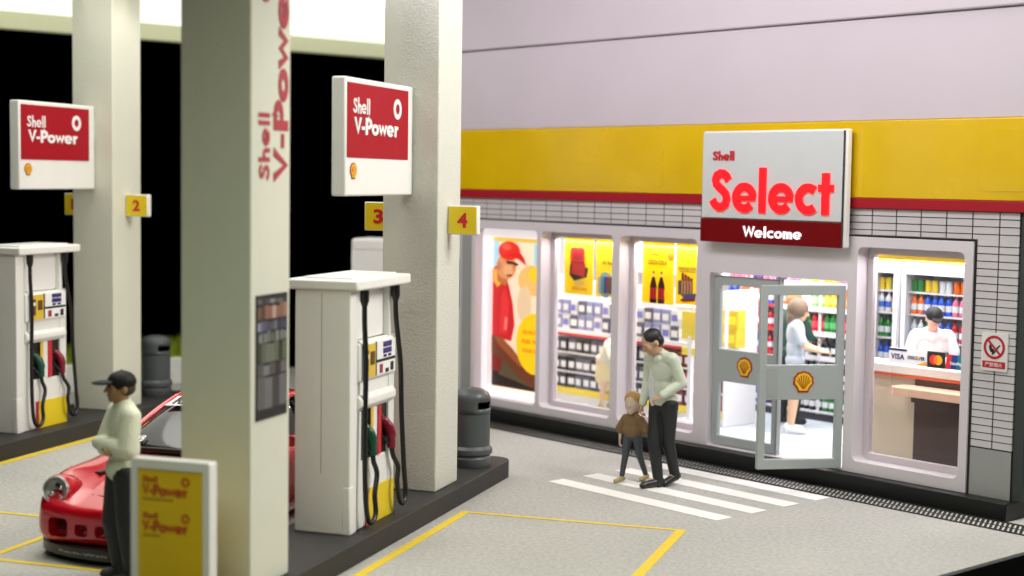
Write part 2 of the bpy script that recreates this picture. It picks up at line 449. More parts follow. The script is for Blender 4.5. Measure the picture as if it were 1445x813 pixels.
pic = thing('picture_panel', I, -5.456, 10.775, 2.0, 'blurred shop picture stuck on the right face of the nearest pillar', 'poster')
PP = lambda y, z, t: (t, y, z)
def rect(mb, P, x0, x1, z0, z1, t0, t1): flat(mb, P, [(x0, z0), (x1, z0), (x1, z1), (x0, z1)], t0, t1)
mb = MB().m(black); rect(mb, PP, -.262, .262, -.48, .49, .001, .010)
rr = random.Random(3)
def strip(z0, z1, cols, n):
    w = .5/n
    for i in range(n):
        c = rr.choice(cols); gq = sum(c)/3; kq = rr.choice((.45, .6, .72, .85)); c = tuple(int((v*.55+gq*.45)*kq) for v in c); mb.m(mat('picture colour %d %d %d' % c, c, .5, srgb=True, var=.2, vscale=25)); rect(mb, PP, -.25+w*i, -.25+w*(i+1)-.0005, z0+.001, z1-rr.random()*.03, .010, .012)
strip(.42, .47, [(150, 150, 155), (90, 90, 95)], 7)
strip(.30, .42, [(205, 120, 70), (220, 170, 150), (190, 90, 60)], 8)
strip(.21, .30, [(60, 60, 120), (90, 90, 150), (150, 150, 190)], 9)
strip(.12, .21, [(150, 160, 160), (120, 140, 110)], 17)
strip(-.04, .12, [(70, 90, 50), (100, 125, 60), (140, 150, 120)], 7)
strip(-.14, -.04, [(160, 160, 165), (120, 80, 60), (100, 100, 110)], 5)
strip(-.40, -.14, [(120, 120, 125), (160, 160, 165), (80, 82, 88)], 4)
mb.build('print', None, pic)

# V-Power flag signs --------------------------------------------------------
def flag_sign(y_far, xface, z0, z1, label):
    t = thing('flag_sign', I, xface, y_far, z0, label, 'sign', 'flag signs on the pillars')
    H = z1-z0; Lw = y_far-(y_far-1.68)
    MB().box(-.14, 0, -1.68, -.02, 0, H).build('panel', white, t, bevel=.018)
    for za in (.12, .66): MB().box(-.115, -.02, -.02, .0, za, za+.30).build('mounting_lug', white, t, bevel=.005)
    P = PX(0)
    mb = MB().m(mat('crimson print', (.36, .004, .014), .5, var=.05, spec=.2)); rect(mb, P, -1.645, -.165, H-.735, H-.05, .001, .008)
    mb.build('red_field', None, t)
    mb = MB().m(whitetext)
    stroke_text(mb, 'Shell', P, -1.53, -1.14, H-.33, H-.18, .008, .014, .075)
    stroke_text(mb, 'V-Power', P, -1.50, -.46, H-.52, H-.36, .008, .016, .10)
    flat(mb, P, circ(-.46, H-.245, .10, 28), .008, .014, [list(reversed(circ(-.46, H-.245, .052, 28)))])
    for k in range(10):
        a = 2*pi*k/10; flat(mb, P, circ(-.46+.06*cos(a), H-.245+.06*sin(a), .012, 8), .014, .016)
    mb.build('lettering', None, t)
    e = MB(); emblem(e, P, -1.50, H-.86, .075, .001)
    # orange drop inside the small emblem
    e.m(mat('emblem orange', (.75, .30, .02), .4, var=.05)); flat(e, P, circ(-1.50, H-.86, .035, 16, .05), .013, .015)
    e.build('emblem', None, t)
    return t
flag_sign(14.535, -5.77, 3.235, 4.325, 'white flag sign with a red field on the pillar behind the nearer pump')
flag_sign(17.98, -11.73, 3.20, 4.31, 'white flag sign with a red field on the far left pillar')

# number plates ----------------------------------------------------------------
def number_plate(n, x0, x1, yc, zb, label, P_front=-1):
    xc = (x0+x1)/2
    t = thing('number_plate', I, xc, yc, zb, label, 'number plate', 'pump number plates on the pillars')
    w = (x1-x0)/2
    MB().box(-w, w, -.045, .05, 0, .30).build('block', white, t, bevel=.012)
    P = PY(-.045)
    mb = MB().m(yel); flat(mb, P, rrect(-w+.012, w-.012, .01, .29, .02), .001, .006); mb.build('yellow_face', None, t)
    mb = MB().m(redtext); add_text(mb, n, P, -.055, .055, .075, .225, .006, .010, .05); mb.build('digit', None, t)
    return t
number_plate('4', -5.493, -5.17, 14.86, 2.835, 'yellow number plate with a red 4 on the right of the middle pillar')
number_plate('3', -6.425, -6.102, 14.86, 2.855, 'yellow number plate with a red 3 half hidden left of the middle pillar')
number_plate('2', -11.463, -11.12, 18.33, 2.835, 'yellow number plate with a red 2 on the far left pillar')
number_plate('1', -12.43, -12.092, 18.33, 2.835, 'yellow number plate just peeping out left of the far left pillar')

# fuel pumps -----------------------------------------------------------------
indigo = mat('indigo display', (.03, .02, .16), .25, var=.05)
green_p = mat('dark green nozzle', (.004, .065, .032), .35, var=.05)
red_p = mat('crimson nozzle', (.20, .006, .022), .3, var=.05)
amber = mat('amber strip', (.75, .47, .05), .4, var=.05)
def spline(pts, n=8):
    pts = [Vector(p) for p in pts]; out = []
    for i in range(len(pts)-1):
        a, b_, c_, d = pts[max(i-1, 0)], pts[i], pts[i+1], pts[min(i+2, len(pts)-1)]
        for k in range(n):
            t = k/n; out.append(.5*((2*b_)+(c_-a)*t+(2*a-5*b_+4*c_-d)*t*t+(3*b_-a-3*c_+d)*t**3))
    out.append(pts[-1]); return out
def pump(x, y, label, sides=(1, -1)):
    t = thing('fuel_pump', I, x, y, .2, label, 'fuel pump', 'fuel pumps on the islands')
    # central carcass
    b = MB()
    b.box(-.20, .20, .16, .92, 1.73, 2.19)                  # back of niche
    b.box(-.13, .13, .16, .92, .0, 1.73)
    b.box(-.272, .272, 0, .16, 0, 2.20)                       # near slab
    b.box(-.262, .262, .92, .98, 1.73, 2.19)                   # far thin slab
    b.box(-.262, .262, .92, 1.06, 0, 1.73)
    for s in (1, -1):
        X = lambda v: v*s
        b.box(X(.13), X(.255), .16, .92, 0, .62)             # lower front
        b.box(X(.13), X(.255), .16, .30, .62, 1.09)
        b.box(X(.13), X(.255), .555, .67, .62, 1.09)
        b.box(X(.13), X(.255), .16, .92, 1.09, 1.73)
        b.box(X(.10), X(.13), .16, .92, 1.70, 1.74)
    b.build('housing', white, t, bevel=.016, seg=3)
    # chamfered skirt on the near corner + vertical joint
    g = MB(); 
    g.prism([(.20, -.004), (.277, -.004), (.277, .10), (.20, .10)], .0, .44, 'z'); g.build('skirt', white, t, bevel=.012)
    MB().box(-.012, -.006, -.0015, .01, .55, 2.17).build('joint', mat('panel joint shade', (.30, .31, .27), .7, var=0), t)
    for s in (1, -1):
        h = MB(); h.prism([(.25*s, 1.23), (.272*s, 1.245), (.305*s, 1.20), (.305*s, 1.14), (.25*s, 1.085)], .17, 1.0, 'y'); h.build('shelf', white, t, bevel=.012)
        k = MB(); k.prism([(.255*s, 1.36), (.285*s, 1.37), (.285*s, 1.70), (.255*s, 1.72)], .17, 1.02, 'y'); k.build('control_housing', white, t, bevel=.008)
    # cap
    cp = MB(); cp.prism([(-.34, -.02), (.34, -.02), (.34, 1.27), (-.34, 1.27)], 2.20, 2.295, 'z'); c_o = cp.build('cap', white, t, bevel=.02, seg=3)
    q = MB(); q.prism([(-.24, .12), (.24, .12), (.24, 1.14), (-.24, 1.14)], 2.295, 2.312, 'z'); q.build('cap_panel', white, t, bevel=.012)
    for s in (1, -1):
        P = lambda a, z, tt, s=s: (s*(.285+tt), a, z)
        f = MB().m(mat('amber control face', (.70, .48, .04), .4, var=.05)); rect(f, P, .30, .53, 1.385, 1.69, .001, .006)
        f.m(mat('brown slot', (.10, .045, .01), .5)); rect(f, P, .41, .50, 1.50, 1.62, .006, .012); rect(f, P, .31, .36, 1.44, 1.64, .006, .012)
        f.m(whitetext); rect(f, P, .31, .35, 1.56, 1.60, .012, .016)
        f.build('card_reader', None, t)
        f = MB().m(whitetext); rect(f, P, .56, 1.0, 1.53, 1.70, .001, .008); rect(f, P, .56, 1.0, 1.385, 1.50, .001, .008)
        f.m(black); rect(f, P, .545, 1.0, 1.503, 1.527, .001, .006); rect(f, P, .535, .555, 1.385, 1.70, .001, .005)
        f.m(indigo); rect(f, P, .70, .90, 1.635, 1.685, .008, .012); rect(f, P, .70, .90, 1.575, 1.625, .008, .012); rect(f, P, .71, .78, 1.54, 1.565, .008, .012); rect(f, P, .82, .89, 1.54, 1.565, .008, .012)
        f.m(mat('dark red key', (.30, .015, .03), .5)); rect(f, P, .62, .69, 1.40, 1.48, .008, .012)
        f.m(black); rect(f, P, .76, .83, 1.395, 1.43, .008, .014); rect(f, P, .88, .95, 1.40, 1.48, .008, .012)
        f.build('display', None, t)
        # nozzle bays: backs and coloured strips
        f = MB().m(black)
        X0, X1 = sorted((s*.131, s*.236)); f.box(X0, X1, .30, .555, .62, 1.09); f.box(X0, X1, .67, .92, .62, 1.09); 
        f.build('nozzle_bay', None, t)
        P = lambda a, z, tt, s=s: (s*(.255+tt), a, z)
        f = MB().m(amber); rect(f, P, .50, .56, .64, 1.09, .001, .007); f.m(red); rect(f, P, .665, .735, .63, 1.085, .001, .012)
        f.m(yel); rect(f, P, .455, 1.055, .005, .345, .001, .009); f.m(red); rect(f, P, .40, .455, .005, .345, .001, .010)
        f.build('coloured_strip', None, t)
        for (yn, mt, hy) in ((.44, green_p, .24), (.885, red_p, .965)):
            nz = MB().m(mt)
            nz.tube(spline([(s*.20, yn-.05, .94), (s*.255, yn-.01, .90), (s*.295, yn+.015, .80), (s*.30, yn+.02, .66)], 6), [.036]*4+[.044]*4+[.050]*6+[.040]*5, 12)
            nz.m(black); nz.tube([(s*.15, yn-.09, 1.0), (s*.23, yn-.04, .95)], .03, 10)
            nz.tube(spline([(s*.25, yn-.02, .90), (s*.22, yn-.05, .80), (s*.29, yn-.01, .69)], 5), .014, 8)
            nz.build('nozzle', None, t, smooth=60)
            hz = MB().m(rubber)
            if hy < .5: pts = [(s*.305, .23, 2.19), (s*.305, .235, 1.9), (s*.315, .25, 1.5), (s*.315, .235, .9), (s*.33, .225, .35), (s*.345, .25, .12), (s*.35, .335, .06), (s*.35, .42, .13), (s*.335, .43, .30), (s*.325, .50, .48), (s*.305, yn+.025, .60), (s*.30, yn+.02, .68)]
            else: pts = [(s*.305, .965, 2.19), (s*.305, .98, 1.9), (s*.31, 1.09, 1.45), (s*.31, 1.13, .95), (s*.325, 1.17, .42), (s*.34, 1.18, .18), (s*.345, 1.11, .09), (s*.345, 1.01, .15), (s*.335, .97, .32), (s*.33, 1.0, .46), (s*.31, yn+.04, .58), (s*.30, yn+.02, .68)]
            hz.tube(spline(pts, 8), .024, 10)
            hz.tube([(s*.305, pts[0][1], 2.195), (s*.305, pts[0][1], 2.10), (s*.305, pts[0][1]+.002, 2.05)], [.042, .042, .026], 12)
            hz.build('hose', None, t, smooth=60)
    return t
pump(-5.795, 12.45, 'white fuel pump between the nearest pillar and the rough middle pillar')
pump(-11.77, 15.90, 'white fuel pump on the far left island at the photo edge')
# far cabinet seen over the nearer pump
t = thing('service_cabinet', I, -8.95, 21.5, 0, 'plain white rounded cabinet top far behind the nearer pump', 'cabinet')
MB().prism(rrect(-.45, .45, 0, 2.42, .08), -.3, .3, 'y').build('body', white, t, bevel=.05, seg=3)
MB().box(-.46, .46, -.31, .31, 2.30, 2.50).build('lid', white, t, bevel=.05, seg=3)

# bins ----------------------------------------------------------------------------
def bin_(x, y, z, label, rot=0):
    t = thing('litter_bin', I, x, y, z, label, 'litter bin', 'dark domed litter bins', rot)
    r = .21
    b = MB(); b.lathe([(.001, 0), (r+.015, 0), (r+.02, .01), (r+.02, .10), (r+.005, .12), (r+.005, .13), (r+.03, .15), (r+.03, .20), (r+.008, .225), (r, .235), (r, .60), (.001, .60)], 40)
    b.build('bin_body', bin_m, t, smooth=30)
    # hood with a cut slot on both sides
    h = MB(); seg = 40; prof = [(r+.004, .60), (r+.004, .655), (r+.004, .735), (r+.002, .78), (r-.02, .825), (r-.07, .86), (r-.13, .875), (.001, .88)]
    vs = []; fs = []
    for q, z_ in prof:
        for k in range(seg): a = 2*pi*k/seg; vs.append((q*cos(a), q*sin(a), z_))
    for i in range(len(prof)-1):
        for k in range(seg):
            a = (360*(k+.5)/seg) % 180
            if i == 1 and (a < 34 or a > 146): continue
            k2 = (k+1) % seg; fs.append((i*seg+k, i*seg+k2, (i+1)*seg+k2, (i+1)*seg+k))
    h.add(vs, fs); o = h.build('hood', bin_m, t, smooth=40)
    sm = o.modifiers.new('solid', 'SOLIDIFY'); sm.thickness = .02; sm.offset = -1
    MB().lathe([(.001, .55), (r-.03, .55), (r-.03, .645), (.001, .645)], 30).build('liner', black, t)
    return t
bin_(-5.66, 16.10, .2, 'dark grey litter bin at the island end right of the middle pillar', radians(-15))
bin_(-11.76, 19.55, .2, 'dark grey litter bin far behind on the left island beside the cap-wearing man', radians(-15))
# far planter wall seen behind the left bin
t = thing('planter_wall', S, -13.6, -3.0, 0, 'low white planter wall with bright green grass at the far edge', 'planter')
MB().box(-.25, .12, -3, 3.2, 0, .44).build('trough', white, t, bevel=.02)
g = MB(); rg = random.Random(5)
for i in range(1500):
    x_, y_ = rg.uniform(-.2, .07), rg.uniform(-2.95, 3.15); hgt = rg.uniform(.12, .42); a = rg.uniform(0, pi)
    dx, dy = .02*cos(a), .02*sin(a); lx, ly = rg.uniform(-.06, .06), rg.uniform(-.06, .06)
    g.add([(x_-dx, y_-dy, .42), (x_+dx, y_+dy, .42), (x_+lx, y_+ly, .42+hgt)], [(0, 1, 2)])
g.build('grass', mat('lime grass', (.32, .42, .02), .6, var=.3), t)

# price board on the island nose ------------------------------------------------------
t = thing('price_board', I, -5.745, 9.74, .2, 'yellow board in a white frame on the island in front of the nearest pillar', 'sign board')
b = MB(); b.prism(rrect(-.325, .325, 0, 1.13, .02), 0, .11, 'y', [list(reversed(rrect(-.27, .27, .05, 1.06, .006)))]); b.build('frame', white, t, bevel=.014)
b = MB().m(mat('ochre board face', (.78, .52, .004), .5, var=.08)); b.box(-.272, .272, .018, .09, .045, 1.065); b.build('board_face', None, t)
P = PY(.018)
for zt in (.90, .63):
    mb = MB().m(mat('orange red lettering', (.50, .09, .01), .5, var=.05))
    stroke_text(mb, 'Shell', P, -.235, -.11, zt+.06, zt+.105, .001, .005, .1)
    stroke_text(mb, 'V-Power', P, -.235, .13, zt-.04, zt+.045, .001, .006, .12)
    flat(mb, P, circ(.12, zt+.075, .035, 20), .001, .005, [list(reversed(circ(.12, zt+.075, .018, 20)))])
    mb.m(mat('dull olive caption', (.36, .24, .01), .5)); rect(mb, P, -.235, .02 if zt > .8 else -.09, zt-.075, zt-.06, .001, .003)
    mb.build('lettering', None, t)

# ================================================================= CANOPY
ceil_m = mat('self-glowing white canopy ceiling', (.90, .90, .82), .5, var=.04, vscale=.3, emit=1.2)
lip_m = mat('pale lime canopy edge', (.78, .80, .55), .5, var=.04)
t = thing('canopy_roof', S, 0, 0, 0, 'white canopy roof with a pale lime edge over the pumps', 'canopy')
b = MB(); b.prism([(-14, -8.2), (1.2, -8.2), (1.2, -5.2), (-9.3, -5.2), (-9.3, 4.5), (-14, 4.5)], 5.86, 6.1, 'z'); b.build('glowing_ceiling', ceil_m, t)  # ceiling brightness is emission, added as a broad soft source over the pumps
MB().box(-14, 1.2, -13, -8.202, 5.87, 6.1).build('ceiling', white, t)
b = MB(); b.box(-14.12, -14, -13.1, 4.6, 5.58, 6.12); b.build('edge_fascia', lip_m, t, bevel=.03)
b = MB(); b.box(-14, 1.2, -13.12, -13, 5.58, 6.12); b.box(1.2, 1.32, -13.1, -5.2, 5.58, 6.12); b.build('outer_fascia', lip_m, t)
# ================================================================= SHOP BUILDING
shop = thing('shop_building', S, 0, 0, 0, 'lilac white petrol station shop with a yellow fascia, red stripe and bright windows', 'shop')
PZ = .195
MB().box(-9.2, .56, -.17, 5.0, 0, PZ).build('plinth', plinth_m, shop, bevel=.012)
# front panel with rounded openings
ops = [(-8.06, -6.745, .31, 2.715), (-6.66, -5.29, .31, 2.715), (-5.155, -3.825, .31, 2.715), (-1.445, -.10, .33, 2.722)]
door_op = (-3.605, -1.575, .215, 2.325)
outer = [(-8.14, PZ+.002), (0, PZ+.002), (0, 2.835), (-8.14, 2.835)]
holes = [list(reversed(rrect(a, b_, c, d, .07, 5))) for a, b_, c, d in ops]+[list(reversed(rrect(*door_op[:4], .03, 3)))]
MB().prism(outer, -.035, .20, 'y', holes).build('front_panel', shopwhite, shop, bevel=.022, seg=3)
# black outline behind the panel
MB().box(-8.16, .022, -.012, .012, 2.80, 2.858).build('trim', black, shop)
MB().box(-.01, .022, -.0125, .012, PZ+.01, 2.80).build('trim', black, shop)
# window frames, glass
frame_m = mat('lilac window frame', (.62, .56, .585), .45, var=.05)
litframe = mat('lit white lightbox frame', (.95, .90, .93), .4, var=0, emit=.55)
for i, (a, b_, c, d) in enumerate(ops):
    w = MB()
    wf = .075 if i else .12
    w.prism(rrect(a-.02, b_+.02, c-.02, d+.02, .02), .16 if i else .11, .235, 'y', [list(reversed(rrect(a+wf, b_-wf*.5, c+wf, d-wf, .03)))])
    o = w.build('window', frame_m if i else litframe, shop, bevel=.01)
    if i:
        MB().box(a+wf-.01, b_-.03, .205, .215, c+wf-.01, d-wf+.01).build('pane', glass, o)
# brick tiles: stack bond, one mesh per field with grooves as real gaps
bw, g_ = .3128, .015
def tiles(name, u0, u1, z0, z1, pitch, ztop):
    mb = MB(); k0 = math.floor((u0-(-.040))/bw)
    for k in range(k0, int((u1+.04)/bw)+2):
        a, b_ = -.040+bw*k+g_/2, -.040+bw*(k+1)-g_/2
        a, b_ = max(a, u0), min(b_, u1)
        if b_-a < .03: continue
        n = int(round((ztop-z0)/pitch))+1
        for r in range(n):
            zt = ztop-r*pitch-.0055; zb = ztop-(r+1)*pitch+.0055
            zb = max(zb, z0)
            if zt-zb < .02: continue
            mb.box(a, b_, .0, .03, zb, zt)
    return mb.build(name, tile_m, shop)
MB().box(-9.2, .50, .008, .19, 2.86, 3.24).build('joint_backing', joint_m, shop)
MB().box(.024, .50, .0085, .19, PZ+.01, 2.86).build('joint_backing', joint_m, shop)
MB().box(-9.2, -8.16, .009, .19, PZ+.01, 2.86).build('joint_backing', joint_m, shop)
tiles('brick_band', -9.2, .50, 2.862, 3.15, .078, 3.149)
tiles('brick_pier', .024, .50, .70, 2.86, .0775, 2.870)
MB().box(.024, .50, -.004, .0, PZ, .69).build('pier_base', greyplate, shop)
MB().box(.505, .62, .02, 4.9, PZ, 3.3).build('side_wall', mat('shade-darkened side wall', (.035, .045, .042), .6, var=.15), shop)  # darkness of the unlit side is put into the wall colour
MB().box(.44, .508, .05, 4.9, PZ, 3.3).build('inner_side_wall', shopwhite, shop)
# left end: grey pilaster, narrow window strip with dark poster
MB().box(-8.38, -8.17, -.02, .008, PZ, 2.86).build('pilaster', greyplate, shop, bevel=.01)
b = MB().m(tile_m); b.box(-9.2, -8.38, -.01, .009, PZ, 2.86); b.m(black); b.box(-8.62, -8.44, -.02, -.01, 1.55, 2.25); b.box(-8.60, -8.46, -.02, -.01, .95, 1.42); b.m(red); b.box(-8.58, -8.5, -.021, -.01, .6, .75)
b.build('left_pier', None, shop)
# fascia
MB().box(-9.3, 2.2, -.05, .22, 3.265, 4.11).build('yellow_fascia', yellow, shop, bevel=.01)
for (a, c, z0, z1) in ((.05, 1.8, 3.36, 4.0), (-6.6, -4.4, 3.33, 4.03)): MB().prism(rrect(a, c, z0, z1, .1), -.054, -.049, 'y').build('fascia_panel', yellow, shop, bevel=.002)
MB().box(-9.3, 2.2, -.055, .22, 3.15, 3.263).build('red_stripe', stripe_m, shop, bevel=.008)
MB().box(-9.3, 2.2, -.02, .22, 4.112, 5.22).build('upper_wall', upwall, shop, bevel=.012)
MB().box(-9.3, 2.2, -.05, .22, 5.236, 6.6).build('parapet', upwall, shop, bevel=.02)
MB().box(-9.3, 2.2, .0, .2, 5.2, 5.25).build('seam', mat('seam shade', (.18, .16, .17), .8, var=0), shop)
# shell of the room
MB().box(-9.2, .505, .19, 5.0, 3.24, 3.34).build('ceiling', white, shop)
MB().box(-9.2, .505, 4.6, 4.8, PZ, 3.24).build('back_wall', mat('bluish white room wall', (.80, .82, .84), .5, var=.02), shop)
MB().box(-9.2, -9.0, .2, 4.6, PZ, 3.24).build('end_wall', white, shop)
fl = MB().m(mat('pale blue floor tile', (.66, .74, .80), .25, var=.05, vscale=2))
for i in range(16):
    for j in range(8):
        fl.box(-9.0+i*.6+.004, -9.0+(i+1)*.6-.004, .2+j*.56+.004, .2+(j+1)*.56-.004, PZ+.001, PZ+.012)
fl.m(mat('floor joint', (.35, .42, .48), .6)); fl.box(-9.0, .45, .05, 4.6, PZ+.0005, PZ+.006)
fl.build('floor', None, shop)

# doors -------------------------------------------------------------------------
def door_leaf(parent, W_, name='door', plate=False, mirror=False):
    H0, H1 = .225, 2.285
    t = bpy.data.objects.new(name, None); col.objects.link(t); t.parent = parent
    sx_ = -1
    g1 = (.085, W_-.085, 1.395, 2.175); g2 = (.085, W_-.085, .335, 1.005)
    R = lambda a, b_, c, d: [list(reversed([(a, c), (b_, c), (b_, d), (a, d)]))]
    mb = MB().prism([(-W_, H0), (0, H0), (0, H1), (-W_, H1)], -.035, .035, 'y',
        [list(reversed([(-q[1], q[2]), (-q[0], q[2]), (-q[0], q[3]), (-q[1], q[3])])) for q in (g1, g2)])
    mb.build('door_frame', doorm, t, bevel=.008)
    for q in (g1, g2): MB().box(-q[1]-.005, -q[0]+.005, -.006, .006, q[2]-.005, q[3]+.005).build('door_pane', glass, t)
    P = PY(-.035)
    e = MB(); emblem(e, P, -W_/2+(.02 if plate else 0), 1.205, .118, .001); e.build('emblem', None, t)
    if plate:
        b2 = MB(); b2.box(-W_+.09, -W_+.215, -.040, -.0355, 1.04, 1.355); b2.build('push_plate', mat('dull grey push plate', (.34, .36, .355), .45), t)
    return t
left = door_leaf(shop, 1.01)
left.location = (-2.575, .07, 0)
right = door_leaf(shop, .985, plate=True)
right.location = (-1.60, -.035, 0)
ang = atan2(-.80, -.50)-pi
right.rotation_euler = (0, 0, ang)
# metal door posts behind
MB().box(-2.60, -2.572, .035, .10, .215, 2.32).build('door_stop', doorm, shop)

# ---------------------------------------------------------------- sign over the door
t = thing('shop_name_sign', S, -2.565, -.10, 2.705, 'big square sign with red Select lettering and a Welcome band over the shop door', 'sign')
Wd, Hh, Dp = 2.09, 1.305, .12
MB().box(-.7, .7, 0, .07, .5, 1.2).build('mounting', white, t); MB().box(-Wd/2-.01, Wd/2+.01, -Dp+.03, 0, -.0, Hh+.012).build('box', mat('white sign casing', (.80, .79, .76), .4, var=.02), t, bevel=.02, seg=3)
MB().box(-Wd/2+.012, Wd/2-.03, -Dp+.002, -Dp+.03, .29, Hh-.01).build('face', signgrey, t, bevel=.004)
MB().box(-Wd/2+.0, Wd/2-.02, -Dp-.004, -Dp+.03, .0, .278).build('welcome_band', deepred, t, bevel=.004)
MB().box(Wd/2-.03, Wd/2-.018, -Dp+.006, -Dp+.031, .0, Hh-.005).build('joint', joint_m, t)
P = PY(-Dp); U = lambda u: u+2.565-.05; Z = lambda z: z-2.705
mb = MB().m(seltext); stroke_text(mb, 'Select', P, U(-3.40), U(-1.612), Z(3.065), Z(3.59), .002, .022, .098); mb.build('lettering', None, t)
mb = MB().m(redtext); stroke_text(mb, 'Shell', P, U(-3.385), U(-3.05), Z(3.672), Z(3.785), .001, .010, .10); mb.build('lettering', None, t)
mb = MB().m(whitelit); stroke_text(mb, 'Welcome', P, U(-2.885), U(-2.03), Z(2.778), Z(2.912), .005, .014, .092); mb.build('lettering', None, t)

# ---------------------------------------------------------------- no naked flame sign
t = thing('no_flame_sign', S, .278, -.004, 1.515, 'small white plate with a red crossed-out flame circle on the brick pier', 'sign')
b = MB().prism(rrect(-.15, .15, 0, .395, .015), -.022, 0, 'y'); b.build('plate', white, t, bevel=.005)
P = PY(-.022); mb = MB().m(mat('signal red print', (.50, .01, .03), .5, var=.05))
flat(mb, P, circ(0, .245, .122, 36), .001, .005, [list(reversed(circ(0, .245, .095, 36)))])
a = radians(-45); dx, dz = cos(a), sin(a); nx, nz = -dz*.011, dx*.011
flat(mb, P, [(-dx*.1+nx, .245-dz*.1+nz), (-dx*.1-nx, .245-dz*.1-nz), (dx*.1-nx, .245+dz*.1-nz), (dx*.1+nx, .245+dz*.1+nz)], .006, .009)
rect(mb, P, -.13, .13, .03, .10, .001, .005)
mb.m(black)
flat(mb, P, [(-.045, .20), (-.06, .245), (-.05, .285), (-.035, .26), (-.025, .235), (-.005, .225), (0, .20), (-.02, .185)], .001, .005)
flat(mb, P, [(.0, .215), (.06, .275), (.07, .265), (.01, .205)], .001, .005)
flat(mb, P, [(-.03, .175), (-.02, .165), (.02, .20), (.01, .21)], .001, .005)
mb.m(whitetext); add_text(mb, '严禁烟火', P, -.10, .10, .045, .087, .005, .007, .0)
mb.build('print', None, t)

# ---------------------------------------------------------------- drainage grate
gm = mat('dark grate metal', (.022, .022, .022), .55, metal=.0, var=.2)
t = thing('drain_grate', S, 0, -.36, 0, 'long narrow black drainage grate with slanted bars along the shop plinth', 'grate')
b = MB().m(gm); b.box(-9.2, 1.34, -.19, -.178, .003, .014); b.box(-9.2, 1.34, .178, .19, .003, .014); b.box(-9.2, 1.34, -.004, .004, .003, .010); b.build('frame', None, t)
b = MB().m(gm); 
x = -9.15
while x < 1.30:
    for (y0, y1) in ((-.178, .178),):
        sh = (y1-y0)*-.48
        b.prism([(x, y0), (x+.030, y0), (x+.030+sh, y1), (x+sh, y1)], .003, .011, 'z')
    x += .056
o = b.build('bars', None, t)
MB().box(-9.2, 1.34, -.165, .165, .001, .0028).build('pan', mat('dusty grate pan', (.50, .49, .46), .8, var=.15), t)

# ================================================================= POSTERS
P0 = PY(0)
def poster(u, y, z, w, h, label, draw, frame_m=None, trans=.5):
    t = thing('window_poster', S, u+w/2, y, z, label, 'poster')
    mb = MB().m(mat('yellow poster paper', (.93, .74, .004), .5, var=.02, transl=.5, emit=.0)); mb.box(-w/2, w/2, -.002, .004, 0, h); mb.build('sheet', None, t)
    mb = MB(); draw(mb, (lambda x, z_, t_: (x-w/2, -.002-t_, z_)), w, h); mb.build('print', None, t)
    return t
pm = lambda n, c: mat('poster '+n, c, .5, srgb=True, var=.06, vscale=12, transl=.35)
def d1(mb, P, w, h):
    mb.m(pm('black', (35, 25, 30))); flat(mb, P, [(.10, .26), (.20, .18), (.44, .24), (.47, .36), (.36, .40), (.12, .42)], .001, .002)
    mb.m(pm('red', (235, 50, 50))); flat(mb, P, rrect(.12, .40, .42, .64, .05), .003, .005); flat(mb, P, [(.14, .28), (.40, .24), (.42, .42), (.16, .42)], .003, .005)
    mb.m(pm('dark red', (190, 30, 40))); flat(mb, P, [(.13, .42), (.40, .42), (.41, .445), (.13, .445)], .005, .006); flat(mb, P, rrect(.18, .36, .47, .59, .03), .005, .006)
    mb.m(pm('pale', (250, 225, 120))); flat(mb, P, circ(.30, .15, .12, 20, .035), .001, .002)
    mb.m(pm('orange', (235, 140, 20))); add_text(mb, 'SPECIAL', P, .16, .46, .055, .10, .001, .003, .03)
    add_text(mb, 'NEW', P, .12, .24, .70, .73, .001, .003, .01)
def d2(mb, P, w, h):
    mb.m(pm('pale blue', (175, 205, 215))); flat(mb, P, circ(.19, .16, .15, 20, .17), .001, .002)
    for k, c in enumerate(((210, 215, 220), (120, 190, 205), (60, 100, 170), (205, 60, 70), (40, 140, 110))):
        mb.m(pm('can %d' % k, c)); rect(mb, P, .05+k*.055, .10+k*.055, .05, .27, .003, .008)
    mb.m(pm('brown', (110, 90, 20))); add_text(mb, '10 for', P, .12, .32, .43, .48, .001, .003, .03)
def d3(mb, P, w, h):
    mb.m(pm('brown', (110, 60, 20))); add_text(mb, 'ENJOY', P, .16, .36, .60, .65, .001, .003, .01); add_text(mb, 'COCA-COLA', P, .10, .43, .50, .56, .001, .003, .03)
    for bx in (.20, .34):
        mb.m(pm('cola', (70, 20, 20))); flat(mb, P, [(bx-.055, .0), (bx+.055, .0), (bx+.06, .06), (bx+.045, .12), (bx+.06, .20), (bx+.052, .25), (bx+.018, .34), (bx-.018, .34), (bx-.052, .25), (bx-.06, .20), (bx-.045, .12), (bx-.06, .06)], .001, .004)
        mb.m(pm('cola label', (230, 40, 55))); rect(mb, P, bx-.056, bx+.056, .05, .20, .004, .006)
        mb.m(pm('glass neck', (245, 225, 150))); rect(mb, P, bx-.016, bx+.016, .34, .385, .001, .004); mb.m(pm('black', (35, 25, 30))); rect(mb, P, bx-.014, bx+.014, .385, .41, .001, .004)
    mb.m(pm('orange', (255, 190, 20))); flat(mb, P, circ(.50, .62, .06, 20), .001, .002)
